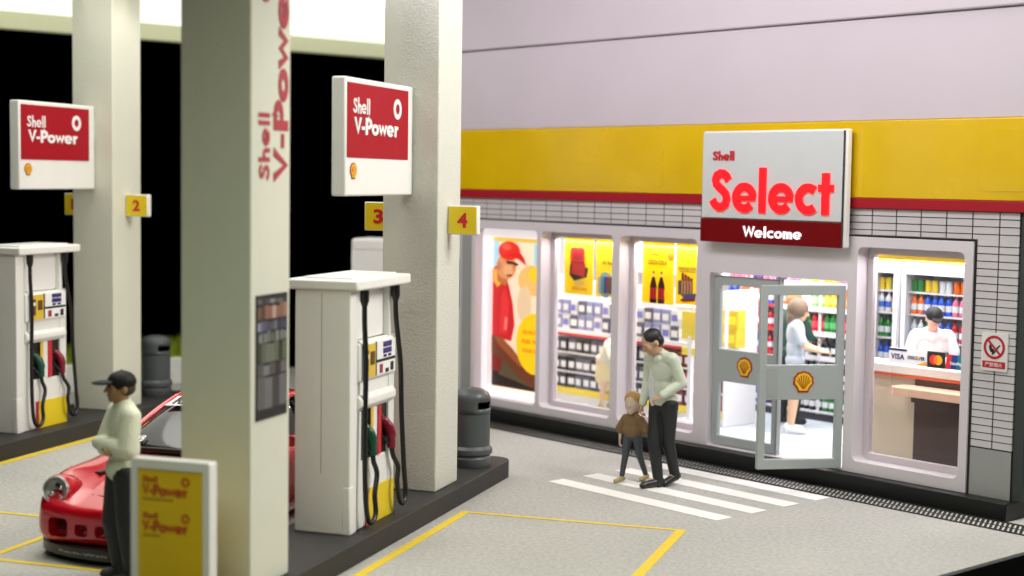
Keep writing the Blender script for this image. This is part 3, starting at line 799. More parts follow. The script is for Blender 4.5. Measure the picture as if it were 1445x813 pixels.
def d4(mb, P, w, h):
    mb.m(pm('brown', (110, 60, 20))); add_text(mb, 'CHOCO STICKS', P, .04, .40, .43, .475, .001, .003, .03)
    mb.m(pm('olive', (110, 95, 70))); rect(mb, P, .04, .12, .12, .30, .001, .003); rect(mb, P, .06, .34, .41, .42, .001, .003)
    for k in range(4):
        mb.m(pm('choc', (150, 60, 30))); flat(mb, P, rrect(.10+k*.05, .14+k*.05, .10, .40-.02*k, .015), .003, .009)
        mb.m(pm('creamy', (245, 215, 190))); rect(mb, P, .112+k*.05, .122+k*.05, .13, .30, .009, .011)
    mb.m(pm('slate', (90, 95, 150))); flat(mb, P, [(.12, .06), (.34, .08), (.36, .15), (.16, .13)], .010, .013)
    mb.m(pm('dark red', (190, 30, 40))); flat(mb, P, [(.08, .05), (.14, .03), (.34, .05), (.34, .08), (.12, .07)], .010, .012)
poster(-6.50, .26, 1.87, .56, .79, 'yellow poster with a red machine, left one in the middle window', d1)
poster(-5.88, .26, 1.87, .46, .79, 'yellow poster with small coloured cans, right one in the middle window', d2)
poster(-5.02, .26, 1.85, .55, .80, 'yellow poster reading Enjoy Coca-Cola over two bottles', d3)
poster(-4.43, .26, 1.87, .44, .78, 'yellow poster with chocolate sticks beside the cola poster', d4)
# lightbox advert
t = thing('lightbox_poster', S, -7.19, .20, .43, 'backlit advert of a man in red cap and shirt in the leftmost shop window', 'advert')
lp = lambda n, c, e=.5: mat('advert '+n, c, .5, srgb=True, var=.05, vscale=9, emit=e)
x0, x1, H = -.75+.0, .385, 2.18
mb = MB().m(lp('cream', (250, 225, 195))); mb.box(x0, x1, -.004, .02, 0, 2.20); mb.build('sheet', None, t)
mb = MB(); P = PY(-.004)
X = lambda a: x0+.01+(a)*(x1-x0-.02); Zz = lambda b_: b_*2.16+.02     # normalised
def poly(c, pts, l, e=.5, n=None):
    mb.m(lp(n or '%d %d %d' % c, c, e)); flat(mb, P, [(X(a), Zz(b_)) for a, b_ in pts], .001+.002*l, .0028+.002*l)
def ell(c, a, b_, ra, rb, l, e=.5): poly(c, [(a+ra*cos(2*pi*k/22), b_+rb*sin(2*pi*k/22)) for k in range(22)], l, e)
poly((170, 210, 225), [(.0, .60), (.12, .60), (.12, .985), (.0, .985)], 0)
poly((165, 215, 230), [(.80, .72), (1, .72), (1, .96), (.78, .96)], 0)
poly((235, 205, 90), [(0, .965), (1, .965), (1, 1), (0, 1)], 1)
ell((240, 190, 110), .76, .72, .27, .10, 0); ell((250, 205, 30), .84, .76, .15, .05, 1); ell((232, 200, 160), .62, .56, .14, .12, 1)
poly((40, 25, 18), [(0, 0), (1, 0), (1, .06), (.60, .08), (.3, .12), (0, .12)], 1, .3)
poly((95, 80, 55), [(.14, .08), (.95, .01), (1, .10), (.75, .14), (.45, .22), (.2, .26)], 2, .3)
poly((130, 25, 22), [(0, .10), (.18, .10), (.22, .30), (0, .34)], 3, .4)
poly((205, 30, 38), [(0, .33), (.38, .31), (.44, .42), (.40, .56), (.32, .68), (.20, .77), (.06, .80), (0, .78)], 3)
poly((228, 48, 52), [(.16, .36), (.30, .35), (.34, .56), (.24, .66), (.18, .60)], 4)
poly((245, 120, 110), [(.24, .38), (.29, .38), (.31, .46), (.26, .47)], 5)
poly((245, 175, 60), [(.02, .79), (.12, .76), (.16, .68), (.10, .66), (.02, .70)], 4)
poly((120, 60, 32), [(0, .34), (.20, .33), (.42, .26), (.66, .16), (.90, .08), (.98, .05), (.86, .02), (.60, .06), (.30, .16), (0, .22)], 5, .3)
poly((165, 88, 48), [(.04, .33), (.20, .33), (.42, .26), (.62, .17), (.58, .145), (.36, .21), (.14, .28)], 6, .35)
poly((190, 110, 62), [(.10, .70), (.26, .67), (.34, .75), (.20, .82), (.08, .80)], 5)
ell((222, 148, 98), .27, .80, .19, .085, 6); ell((235, 170, 120), .31, .775, .10, .04, 7); ell((200, 125, 82), .13, .80, .045, .03, 7)
poly((130, 62, 38), [(.27, .745), (.40, .752), (.38, .738), (.30, .735)], 8, .35)
poly((90, 48, 30), [(.26, .84), (.44, .835), (.52, .82), (.46, .805), (.40, .818), (.30, .815)], 8, .3); ell((205, 128, 84), .43, .79, .03, .022, 8)
ell((225, 48, 38), .33, .905, .21, .062, 9); poly((205, 38, 34), [(.12, .87), (.50, .855), (.66, .815), (.62, .86), (.54, .90)], 9); ell((245, 90, 70), .28, .93, .09, .022, 10)
ell((80, 70, 60), .93, .58, .06, .05, 2); ell((235, 70, 70), .97, .54, .06, .04, 3)
ell((250, 205, 10), .84, .31, .36, .20, 7)
mb.m(lp('caption', (225, 110, 20)))
for zt in (.37, .31, .25): add_text(mb, 'QUALITY' if zt > .34 else ('FUEL FOR' if zt > .28 else 'YOUR CAR'), P, X(.60), X(.95), Zz(zt), Zz(zt)+.055, .018, .020, .05)
mb.build('picture', None, t)
for o in (t,): pass

# ================================================================= SHOP FITTINGS
def px_box(mb, *a): mb.box(*a)
shelfwhite = mat('white shelf steel', (.78, .78, .80), .4, var=.02)
# island shelf (gondola) parallel to the windows
t = thing('shelf_unit', S, 0, 0, PZ+.012, 'long double sided shelf unit behind the shop windows with a red lined white ledge', 'shelf')
G0, G1, GY0, GY1 = -7.9, -4.36, 1.15, 1.75
b = MB().m(shelfwhite); b.box(G0, G1, GY0+.02, GY1, 0, .10); b.box(G0, G1, 1.43, 1.47, .1, 1.75); b.box(G0, G1, GY0-.03, GY1, .975, 1.055)
for zz in (.42, .70): b.box(G0, G1, GY0, GY1, zz, zz+.02)
b.build('shelves', None, t)
MB().box(G1-.0, G1+.03, GY0-.03, GY1+.02, 0, 1.80).build('end_panel', shelfwhite, t, bevel=.01)
MB().box(G0-.03, G0, GY0-.03, GY1+.02, 0, 1.80).build('end_panel', shelfwhite, t, bevel=.01)
b = MB().m(red); b.box(G0, G1, GY0-.034, GY0-.03, .965, 1.0); b.m(mat('yellow price rail', (.80, .62, .05), .5)); b.box(G0, G1, GY0-.006, GY0+.014, .105, .20); b.build('price_rail', None, t)

# products -----------------------------------------------------------------
def bottle_mesh(name, r, h, body, cap_, label_):
    mb = MB().m(body); mb.lathe([(r*.9, 0), (r, .01), (r, h*.55), (r*.9, h*.66), (r*.38, h*.80), (r*.34, h*.92)], 12)
    mb.m(cap_); mb.lathe([(r*.40, h*.92), (r*.40, h), (.001, h)], 10)
    mb.m(label_); mb.lathe([(r*1.02, h*.2), (r*1.02, h*.48)], 12)
    return mb.mesh(name)
def can_mesh(name, r, h, body, lid):
    mb = MB().m(body); mb.lathe([(r*.85, 0), (r, .01), (r, h-.015), (r*.85, h)], 12); mb.m(lid); mb.lathe([(r*.8, h), (r*.8, h+.003)], 12); return mb.mesh(name)
def pack_mesh(name, w, d, h, body, band):
    mb = MB().m(body); mb.prism(rrect(-w/2, w/2, -d/2, d/2, min(w, d)*.12, 2), 0, h, 'z'); mb.m(band); mb.box(-w*.36, w*.36, -d/2-.003, d/2+.003, h*.25, h*.7); return mb.mesh(name)
pmat = lambda c: mat('goods %d %d %d' % c, c, .3, srgb=True, var=.12, vscale=18)
W_ = pmat((225, 228, 232))
bottle_cols = {'green': (35, 120, 50), 'yellow': (225, 195, 60), 'blue': (35, 85, 200), 'red': (195, 30, 50), 'orange': (225, 110, 40), 'purple': (90, 50, 130), 'white': (215, 220, 225), 'black': (25, 28, 35), 'pale green': (150, 205, 130), 'pink': (220, 120, 150), 'light blue': (120, 180, 230), 'slate blue': (135, 140, 185), 'grey blue': (82, 84, 108), 'maroon': (120, 42, 48)}
BM = {}
for n_, c in bottle_cols.items():
    dark = tuple(int(v*.55) for v in c)
    BM[('bottle', n_)] = bottle_mesh('bottle', .042, .27, pmat(c), pmat(dark), W_ if n_ not in ('white',) else pmat((70, 110, 200)))
    BM[('can', n_)] = can_mesh('can', .042, .15, pmat(c), chrome)
    BM[('packet', n_)] = pack_mesh('packet', .15, .08, .20, pmat(c), W_ if n_ != 'white' else pmat((120, 120, 200)))
    BM[('carton', n_)] = pack_mesh('carton', .26, .2, .24, pmat(c), pmat(tuple(min(255, int(v*1.25)) for v in c)))
    BM[('tall bottle', n_)] = bottle_mesh('bottle', .048, .31, pmat(c), W_, pmat(tuple(min(255, v+60) for v in c)))
def product(kind, colr, u, y, z, where, group, rnd=None):
    nm = {'tall bottle': 'bottle'}.get(kind, kind)
    o = bpy.data.objects.new(nm, BM[(kind, colr)]); col.objects.link(o); place(o, S, u, y, z, (rnd or random).uniform(-.15, .15))
    tag(o, '%s %s on %s' % (colr, kind, where), nm, group)
    return o
R = random.Random(11)
def row(kind, cols, u0, u1, y, z, step, where, group, run=2):
    u = u0; i = 0; c = R.choice(cols)
    while u < u1:
        if i % run == 0: c = R.choice(cols)
        product(kind, c, u+R.uniform(-.004, .004), y+R.uniform(-.01, .01), z, where, group, R); u += step; i += 1
z0 = PZ+.012
# window-side goods of the long shelf unit

for lay in (0, 1):
    for k in range(15):
        u = -7.60+k*.165; product('packet', ('slate blue', 'slate blue', 'grey blue', 'white')[(k*3+lay) % 4], u, 1.22, z0+1.056+.215*lay, 'the white ledge in the middle window, %s layer' % ('upper' if lay else 'lower'), 'packets in the middle window, layer %d' % lay, R)
    for k, c in enumerate(('white', 'white', 'yellow', 'yellow')):
        product('carton', c, -5.14+k*.27, 1.28, z0+1.056+.243*lay, 'the white ledge under the cola poster, %s layer' % ('upper' if lay else 'lower'), 'cartons under the cola poster, layer %d' % lay, R)
for zz, nm in ((.72, 'upper'), (.44, 'middle'), (.10+.10, 'lowest')):
    row('packet', ['black', 'grey blue', 'grey blue', 'black'], -7.6, -5.6, 1.20, z0+zz, .158, 'the %s shelf under the ledge in the middle window' % nm, 'dark packets in the %s shelf' % nm, 1)
    row('packet', ['maroon', 'maroon', 'red', 'orange'], -5.5, -4.45, 1.20, z0+zz, .165, 'the %s shelf under the ledge right of it' % nm, 'red packets in the %s shelf' % nm, 2)
# back wall shelves
t = thing('wall_shelving', S, 0, 0, z0, 'tall white shelving full of bottles along the back wall of the shop', 'shelf')
b = MB().m(shelfwhite); B0, B1, BY0, BY1 = -7.6, -2.86, 2.62, 3.05
b.box(B0, B1, BY1-.03, BY1, 0, 2.35); b.box(B0, B1, BY0+.03, BY1, 0, .09)
SZ = [.13, .52, .87, 1.20, 1.53, 1.86]
for zz in SZ: b.box(B0, B1, BY0, BY1-.03, zz-.02, zz)
for uu in (B0, -6.4, -5.2, -4.0, B1-.03): b.box(uu, uu+.03, BY0+.02, BY1-.03, .09, 2.35)
b.build('shelves', None, t)
b = MB().m(mat('red shelf edge', (.55, .05, .04), .5));
for zz in SZ[1:5]: b.box(B0, -4.62, BY0-.008, BY0-.001, zz-.035, zz+.01)
b.m(shelfwhite)
for zz in SZ[1:]: b.box(-4.6, B1, BY0-.008, BY0-.001, zz-.05, zz+.02)
b.m(mat('dark kick board', (.03, .03, .035), .5)); b.box(B0, B1, BY0+.022, BY0+.03, .0, .09); b.build('shelf_edge', None, t)
names = ['lowest', 'second', 'third', 'fourth', 'fifth', 'top']
colsR = [['green', 'black', 'green', 'pale green'], ['green', 'green', 'pale green', 'black'], ['black', 'white', 'black'], ['red', 'black', 'red', 'green', 'pale green'], ['white', 'yellow', 'yellow', 'pale green', 'orange'], ['white', 'pale green', 'yellow', 'pink']]
colsL = [['black', 'blue', 'purple'], ['purple', 'black', 'blue'], ['blue', 'red', 'light blue'], ['red', 'green', 'red'], ['blue', 'white', 'orange', 'blue'], ['pink', 'red', 'purple', 'pink']]
for k, zz in enumerate(SZ):
    row('tall bottle' if k in (3, 4) else 'bottle', colsR[k], -4.52, -2.92, 2.70, z0+zz+.001, .105, 'the %s wall shelf seen through the open door' % names[k], 'bottles on the %s wall shelf' % names[k], 2)
    row('bottle', colsL[k], -5.60, -4.64, 2.70, z0+zz+.001, .105, 'the %s wall shelf seen through the closed door' % names[k], 'bottles left on the %s wall shelf' % names[k], 2)
# promo column standing in front (white with yellow print)
t = thing('display_stand', S, -4.62, .78, z0, 'white promotional stand with yellow print just inside the closed door', 'display stand')
b = MB().m(shelfwhite); b.box(-.16, .16, -.12, .12, 0, .10); b.box(-.03, .03, -.03, .03, .1, 1.2); b.build('stand', None, t)
b = MB().m(mat('yellow promo board', (.85, .70, .08), .5)); b.box(-.15, .15, -.02, .02, 1.16, 1.52); b.box(-.14, .14, -.02, .02, .95, 1.05); b.build('board', None, t)

# cooler cabinets --------------------------------------------------------------
def cooler(u0, u1, label, first):
    t = thing('drinks_cooler', S, (u0+u1)/2, 2.5, z0, label, 'drinks cooler', 'drinks coolers behind the till')
    w = (u1-u0)/2
    b = MB().m(shelfwhite); b.box(-w, w, -.30, .35, 0, .22); b.box(-w, w, -.30, .35, 2.16, 2.42); b.box(-w, -w+.04, -.30, .35, .22, 2.16); b.box(w-.04, w, -.30, .35, .22, 2.16); b.box(-w, w, .31, .35, .22, 2.16)
    b.build('cabinet', None, t, bevel=.006)
    b = MB().m(mat('silver door rim', (.62, .62, .66), .3)); b.prism([(-w+.01, .20), (w-.01, .20), (w-.01, 2.17), (-w+.01, 2.17)], -.34, -.305, 'y', [list(reversed([(-w+.07, .27), (w-.07, .27), (w-.07, 2.10), (-w+.07, 2.10)]))])
    o = b.build('door', None, t, bevel=.006)
    MB().box(-w+.065, w-.065, -.325, -.320, .265, 2.105).build('pane', glass, o)
    b = MB().m(shelfwhite)
    for zz in (.60, .95, 1.28, 1.60, 1.90-.02): b.box(-w+.045, w-.045, -.24, .30, zz-.02, zz)
    b.build('shelf', None, t)
    return t
cooler(-2.84, -2.42, 'narrow white drinks cooler left of the cashier seen through the till window', 0)
cooler(-2.38, -1.42, 'wide white drinks cooler directly behind the cashier', 1)
cooler(-1.38, -.42, 'wide white drinks cooler at the right end of the till window', 2)
lv = (.22, .60, .95, 1.28, 1.60, 1.88)
nm6 = ['floor', 'second', 'third', 'fourth', 'fifth', 'top']
cc = [['green', 'black'], ['green', 'pale green', 'black'], ['blue', 'blue', 'pink', 'black'], ['blue', 'orange', 'red', 'white', 'green'], ['blue', 'orange', 'green', 'white', 'pink'], ['green', 'blue', 'orange', 'yellow', 'light blue', 'white']]
for k, zz in enumerate(lv):
    for (a, b_, wh) in ((-2.76, -2.5, 'narrow cooler'), (-2.28, -1.5, 'cooler behind the cashier'), (-1.28, -.5, 'cooler right of the cashier')):
        row('can' if k == 5 else 'bottle', cc[k], a, b_, 2.32, z0+zz+.002, .10, 'the %s shelf of the %s' % (nm6[k], wh), 'drinks in the %s, %s shelf' % (wh, nm6[k]), 2)

# till counter ----------------------------------------------------------------------
t = thing('till_counter', S, 0, 0, z0, 'shop counter with a white and red edged top over cream and dark brown panels', 'counter')
woodd = mat('dark brown laminate', (.065, .034, .027), .35, var=.2, vscale=4)
MB().box(-1.27, .43, .88, 1.15, 0, 1.0).build('brown_panel', woodd, t, bevel=.006)
MB().box(-2.1, -1.275, .90, 1.15, 0, 1.0).build('cream_panel', mat('cream laminate', (.62, .50, .36), .4, var=.08), t, bevel=.006)
MB().box(-2.12, .43, .84, 1.30, 1.03, 1.135).build('top', mat('off white counter top', (.74, .68, .62), .35), t, bevel=.01)
MB().box(-2.12, .43, .835, 1.28, 1.0, 1.028).build('red_edge', mat('orange red edge', (.62, .09, .03), .4), t)
t = thing('bag_shelf', S, -.86, .66, 1.04, 'pale wooden rounded ledge in front of the till counter', 'ledge')
MB().prism(rrect(-.52, .75, -.14, .20, .10, 6), 0, .09, 'z').build('board', mat('pale peach wood', (.74, .46, .32), .4, var=.08), t, bevel=.03, seg=4)
MB().box(-.4, .6, .14, .205, -.1, 0).build('bracket', woodd, t)
# card stickers strip
t = thing('payment_sign', S, -.965, .61, 1.395, 'row of payment card signs standing behind the till window', 'sign')
b = MB(); b.m(whitetext); b.box(-.48, .02, 0, .02, 0, .17); b.build('backing', None, t)
MB().box(-.45, .45, .021, .03, -.25, -.0).build('stand', glass, t)
P = PY(0); mb = MB()
navy = mat('navy print', (.015, .02, .12), .4); mb.m(navy); rect(mb, P, -.48, -.24, .142, .168, .001, .003); add_text(mb, 'VISA', P, -.45, -.27, .045, .11, .001, .004, .05)
add_text(mb, 'DISCOVER', P, -.225, .0, .06, .10, .001, .004, .035)
mb.m(mat('orange sticker', (.85, .35, .03), .4)); flat(mb, P, circ(-.085, .08, .018, 14), .004, .006); flat(mb, P, [(-.12, .002), (.02, .002), (.02, .05)], .001, .003)
mb.m(black); rect(mb, P, .03, .255, -.005, .175, -.01, .003)
mb.m(mat('card red', (.80, .03, .02), .4)); flat(mb, P, circ(.115, .085, .055, 24), .004, .006)
mb.m(mat('card amber', (.90, .42, .02), .4)); flat(mb, P, circ(.172, .085, .055, 24), .006, .008)
mb.m(mat('card orange', (.85, .20, .015), .4)); flat(mb, P, circ(.1435, .085, .022, 18, .047), .008, .009)
for (xa, c) in ((.265, (200, 40, 60)), (.33, (30, 60, 130)), (.40, (20, 120, 130))):
    mb.m(pmat(c)); flat(mb, P, [(xa, .0), (xa+.075, .0), (xa+.10, .16), (xa+.02, .16)], .001+.002*(xa > .3)+.002*(xa > .35), .004+.002*(xa > .3)+.002*(xa > .35))
mb.m(whitetext); add_text(mb, 'UnionPay', P, .33, .47, .04, .085, .009, .011, .03)
mb.build('print', None, t)
# yellow header strip above the till window, given a slight glow
t = thing('header_strip', S, -.77, .30, 2.72, 'thin yellow header strip inside the top of the till window', 'header strip')
MB().box(-.85, .75, 0, .05, -.15, -.085).build('strip', mat('warm yellow strip', (.90, .60, .06), .5, var=.03, emit=.25), t, bevel=.008)
MB().box(-.75, .75, 0.05, .09, -.16, .3).build('backing', white, t)
# ================================================================= PEOPLE
V = Vector
def blob(name, prims, voxel, material, parent=None, it=4, loc=None):
    mb = MB()
    for p in prims:
        if p[0] == 'e':      # ellipsoid centre, radii, matrix
            mb.sphere(p[1], p[2], 20, 14, p[3] if len(p) > 3 else None)
        elif p[0] == 'c':    # tapered capsule chain: points, radii
            pts, rs = p[1], p[2]
            for i in range(len(pts)-1):
                a, b_ = V(pts[i]), V(pts[i+1]); d = (b_-a)
                if d.length < 1e-5: continue
                d.normalize()
                prof = []
                n = 5
                P_ = []; Rr = []
                for k in range(n+1): t = pi/2*k/n; P_.append(a-d*rs[i]*cos(t)); Rr.append(max(1e-4, rs[i]*sin(t)))
                for k in range(n+1): t = pi/2*k/n; P_.append(b_+d*rs[i+1]*sin(t)); Rr.append(max(1e-4, rs[i+1]*cos(t)))
                # fixed frame tube
                u = d.cross(V((0, 0, 1)) if abs(d.z) < .9 else V((1, 0, 0))).normalized(); w = d.cross(u); seg = 16
                vs = []; fs = []
                for q, r_ in zip(P_, Rr):
                    for m_ in range(seg): tt = 2*pi*m_/seg; vs.append(q+u*cos(tt)*r_+w*sin(tt)*r_)
                for j in range(len(P_)-1):
                    for m_ in range(seg): m2 = (m_+1) % seg; fs.append((j*seg+m_, j*seg+m2, (j+1)*seg+m2, (j+1)*seg+m_))
                fs.append(tuple(reversed(range(seg)))); fs.append(tuple((len(P_)-1)*seg+m_ for m_ in range(seg)))
                mb.add(vs, fs)
        elif p[0] == 'b': mb.box(*p[1:])
    me = bpy.data.meshes.new(name); me.from_pydata([tuple(v) for v in mb.v], [], mb.f)
    bm = bmesh.new(); bm.from_mesh(me); bmesh.ops.recalc_face_normals(bm, faces=bm.faces); bm.to_mesh(me); bm.free()
    o = bpy.data.objects.new(name, me); col.objects.link(o)
    r = o.modifiers.new('r', 'REMESH'); r.mode = 'VOXEL'; r.voxel_size = voxel
    s = o.modifiers.new('s', 'SMOOTH'); s.factor = .5; s.iterations = it
    dg = bpy.context.evaluated_depsgraph_get()
    me2 = bpy.data.meshes.new_from_object(o.evaluated_get(dg)); me2.name = name
    bpy.data.objects.remove(o); bpy.data.meshes.remove(me)
    me2.polygons.foreach_set('use_smooth', [True]*len(me2.polygons))
    me2.materials.clear(); me2.materials.append(material)
    o = bpy.data.objects.new(name, me2); col.objects.link(o)
    if parent: o.parent = parent
    return o
def hand(wr, d, nrm, side, curl=.5, s=1.0):
    """palm and five fingers; d = pointing direction, nrm = palm normal, side = +1 thumb along d x nrm"""
    d = V(d).normalized(); n = V(nrm); n = (n-d*n.dot(d)).normalized(); a = d.cross(n)*side; wr = V(wr)
    L = []
    R3 = Matrix((a, d, n)).transposed()
    L.append(('e', wr+d*.045*s, (.038*s, .055*s, .017*s), R3))
    for k, (off, ln) in enumerate(((.028, .070), (.010, .078), (-.009, .072), (-.026, .058))):
        b0 = wr+d*.080*s+a*off*s; c1 = curl*(1+.12*k)
        d1 = (d*cos(c1)+n*sin(c1)); d2 = (d*cos(c1*2.1)+n*sin(c1*2.1))
        L.append(('c', [b0, b0+d1*ln*.5*s, b0+d1*ln*.5*s+d2*ln*.5*s], [.0095*s, .009*s, .0078*s]))
    t0 = wr+d*.025*s+a*.028*s; td = (d*.65+a*.65+n*.35).normalized()
    L.append(('c', [t0, t0+td*.035*s, t0+td*.035*s+(td+d*.5+n*.2).normalized()*.028*s], [.012*s, .011*s, .009*s]))
    return L
def person(fr, x, y, z, rot, H, label, J, skinm=skin, vox=.008):
    s = H/1.75
    t = thing('person', fr, x, y, z, label, 'person', J.get('group'), rot)
    t.scale = (s, s, s)
    sh, el, wr, hp, kn, an = J['sh'], J['el'], J['wr'], J['hp'], J['kn'], J['an']
    toe = J['toe']; pel = V(J.get('pel', (0, 0, .95))); ch = V(J.get('chest', (0, .0, 1.30))); nk = V(J.get('neck', (0, .01, 1.50)))
    hc = V(J.get('head', (0, -.015, 1.63))); hm = Euler((J.get('pitch', 0), 0, J.get('yaw', 0)), 'XYZ').to_matrix()
    hm = Matrix.Rotation(J.get('yaw', 0), 3, 'Z') @ Matrix.Rotation(J.get('pitch', 0), 3, 'X')
    hs = J.get('hs', 1.1)
    hm = hm*hs
    h = lambda a, b_, c: hc + hm @ V((a, b_, c))
    br = []
    br += [('e', h(0, .012, .03), (.073, .09, .088), hm), ('e', h(0, -.018, -.03), (.057, .067, .078), hm), ('e', h(0, -.055, -.07), (.03, .028, .026), hm)]
    br += [('c', [h(0, -.087, .018), h(0, -.105, -.018)], [.009, .015]), ('c', [h(-.035, -.072, .032), h(.035, -.072, .032)], [.011, .011]), ('c', [h(-.018, -.083, -.048), h(.018, -.083, -.048)], [.008, .008])]
    for q in (-1, 1): br += [('e', h(q*.074, .012, -.005), (.011, .02, .03), hm), ('e', h(q*.036, -.060, .0), (.024, .020, .034), hm)]
    br += [('c', [nk-V((0, 0, .04)), hc+hm @ V((0, .01, -.05))], [.062, .054])]
    tw = J.get('w', 1)
    br += [('e', ch+V((0, 0, .02)), (.155*tw, .10, .19)), ('e', (ch+pel)/2, (.125*tw, .09, .17)), ('e', pel, (.15*tw, .10, .13)), ('c', [V(sh[0])*.9+nk*.1, V(sh[1])*.9+nk*.1], [.06, .06])]
    for i in (0, 1):
        br += [('c', [sh[i], el[i], wr[i]], [.052, .040, .027]), ('c', [hp[i], kn[i], an[i]], [.082, .056, .038]), ('c', [an[i], toe[i]], [.030, .020])]
        hd = J.get('hand', [None, None])[i]
        if hd: br += hand(wr[i], hd[0], hd[1], hd[2], hd[3] if len(hd) > 3 else .5)
    blob('body', br, vox, skinm, t, 2)
    return t, h, hm
def sleeve(J, i, full=True, r=(.068, .056, .042)):
    sh, el, wr = V(J['sh'][i]), V(J['el'][i]), V(J['wr'][i])
    if full: return [('c', [sh, el, el+(wr-el)*.90], r)]
    return [('c', [sh, sh+(el-sh)*.72], (r[0], r[0]*.98))]
def torso(J, grow=.02, hem=.86, tw=1):
    pel = V(J.get('pel', (0, 0, .95))); ch = V(J.get('chest', (0, 0, 1.30))); nk = V(J.get('neck', (0, .01, 1.50)))
    g = grow
    L = [('e', ch+V((0, 0, .02)), (.158*tw+g, .104+g, .195+g)), ('e', (ch+pel)/2, (.138*tw+g, .098+g, .20)), ('e', pel+V((0, 0, .02)), (.152*tw+g, .108+g, .12)),
         ('c', [V(J['sh'][0])*.92+nk*.08, V(J['sh'][1])*.92+nk*.08], [.066+g*.4, .066+g*.4]), ('c', [nk-V((0, 0, .06)), nk-V((0, 0, .01))], [.085, .068])]
    return L
def trousers(J, r=(.098, .073, .058), to=1.02):
    L = [('e', V(J.get('pel', (0, 0, .95)))-V((0, 0, .02)), (.158, .112, .12))]
    for i in (0, 1):
        k, a = V(J['kn'][i]), V(J['an'][i]); L.append(('c', [J['hp'][i], k, k+(a-k)*to], r))
    return L
def shoes(J, m, t, big=1.0):
    for i in (0, 1):
        a, b_ = V(J['an'][i]), V(J['toe'][i]); d = (b_-a); d.z = 0; d.normalize()
        bot = min(a.z, b_.z)
        blob('shoe', [('c', [a-d*.035+V((0, 0, -.025)), b_], [.050*big, .040*big]), ('c', [a+V((0, 0, .0)), a-d*.01-V((0, 0, .03))], [.05, .048]), ('e', b_+V((0, 0, -.005)), (.045, .05, .032))], .010, m, t, 3)

# --- man with cap, arms crossed
J = dict(hs=1.2, sh=[(-.185, 0, 1.41), (.185, 0, 1.41)], el=[(-.25, -.09, 1.15), (.26, -.06, 1.14)], wr=[(.05, -.185, 1.13), (-.08, -.215, 1.18)],
         hp=[(-.09, 0, .92), (.09, 0, .92)], kn=[(-.11, -.05, .50), (.11, .0, .50)], an=[(-.14, .03, .085), (.12, .05, .085)], toe=[(-.14, -.12, .04), (.13, -.12, .04)],
         head=(0, -.035, 1.63), pitch=-.0, hand=[((.9, .05, .15), (0, -.3, -1), 1, .5), ((-.95, .25, .1), (0, .5, -1), -1, .4)])
t, h, hm = person(I, -6.98, 11.10, 0, radians(-58)-I.a, 1.745, 'man figure in black cap and pale green jumper, arms crossed before the red car', J, skin_d)
tor = torso(J, .030, tw=1.10)+sleeve(J, 0, True, (.084, .074, .056))+sleeve(J, 1, True, (.086, .078, .058))
blob('jumper', tor+[('e', (0, 0, .95), (.20, .152, .13))], .009, cream, t, 4)
blob('trousers', trousers(J, (.125, .104, .088)), .010, mat('black denim', (.014, .017, .019), .6, var=.4, vscale=9, bump=.6, bscale=16), t, 3)
shoes(J, blk_cl, t)
capm = mat('black cap fabric', (.007, .007, .009), .6, var=.2, spec=.25)
blob('cap', [('e', h(0, .015, .045), (.087, .103, .080), hm), ('e', h(0, -.115, .045), (.066, .085, .016), Matrix.Rotation(0, 3, 'Z') @ hm), ('e', h(0, .015, .123), (.014, .014, .010))], .007, capm, t, 2)
# short hair band below cap
blob('hair', [('e', h(0, .035, .0), (.076, .078, .062), hm)], .008, mat('brown black hair', (.05, .03, .015), .7), t, 2)

# --- father with bowed head
J = dict(pel=(0, 0, .95), chest=(.0, -.03, 1.29), neck=(0, -.085, 1.49), sh=[(-.185, -.05, 1.43), (.185, -.05, 1.43)], el=[(-.23, -.03, 1.15), (.235, .04, 1.17)], wr=[(-.215, -.12, .885), (.13, -.17, 1.03)],
         hp=[(-.09, 0, .92), (.09, 0, .92)], kn=[(-.04, -.10, .51), (.05, .03, .50)], an=[(.02, -.08, .09), (.03, .16, .13)], toe=[(-.01, -.27, .04), (.04, .0, .04)],
         hs=1.24, head=(-.01, -.185, 1.60), pitch=.62, yaw=-.35, hand=[((-.12, -.25, -.9), (.6, .5, 0), -1, .8), ((-.75, -.5, -.45), (-.2, .4, -.8), -1, .6)])
t, h, hm = person(I, -3.60, 16.72, 0, radians(-52)-I.a, 1.78, 'black haired man figure in pale green shirt bowing over the child on the crossing', J)
blob('shirt', torso(J, .014, tw=.98)+sleeve(J, 0, True, (.066, .058, .044))+sleeve(J, 1, True, (.066, .060, .046))+[('e', (0, .01, .96), (.178, .130, .13))], .009,
     mat('pale green shirt', (.60, .66, .54), .65, var=.05, vscale=8, bump=.5, bscale=18), t, 4)
blob('tee_shirt', [('e', (-.075, -.072, 1.13), (.062, .078, .27))], .009, mat('pale grey tee', (.62, .64, .66), .6), t, 3)
blob('collar', [('c', [V(J['neck'])+V((-.055, -.03, .0)), V(J['neck'])+V((0, .05, .02)), V(J['neck'])+V((.055, -.03, .0))], [.022, .026, .022])], .007, MATS['pale green shirt'], t, 2)
blob('trousers', trousers(J, (.102, .074, .056), 1.08), .010, blk_cl, t, 3)
shoes(J, mat('black shoe', (.012, .011, .012), .3), t)
blob('hair', [('e', h(0, .024, .044), (.080, .094, .078), hm), ('e', h(0, .05, -.005), (.078, .062, .068), hm)], .007, mat('black hair', (.008, .008, .009), .45, bump=.4, bscale=30), t, 2)
eyem = mat('dark eye', (.02, .015, .01), .3)

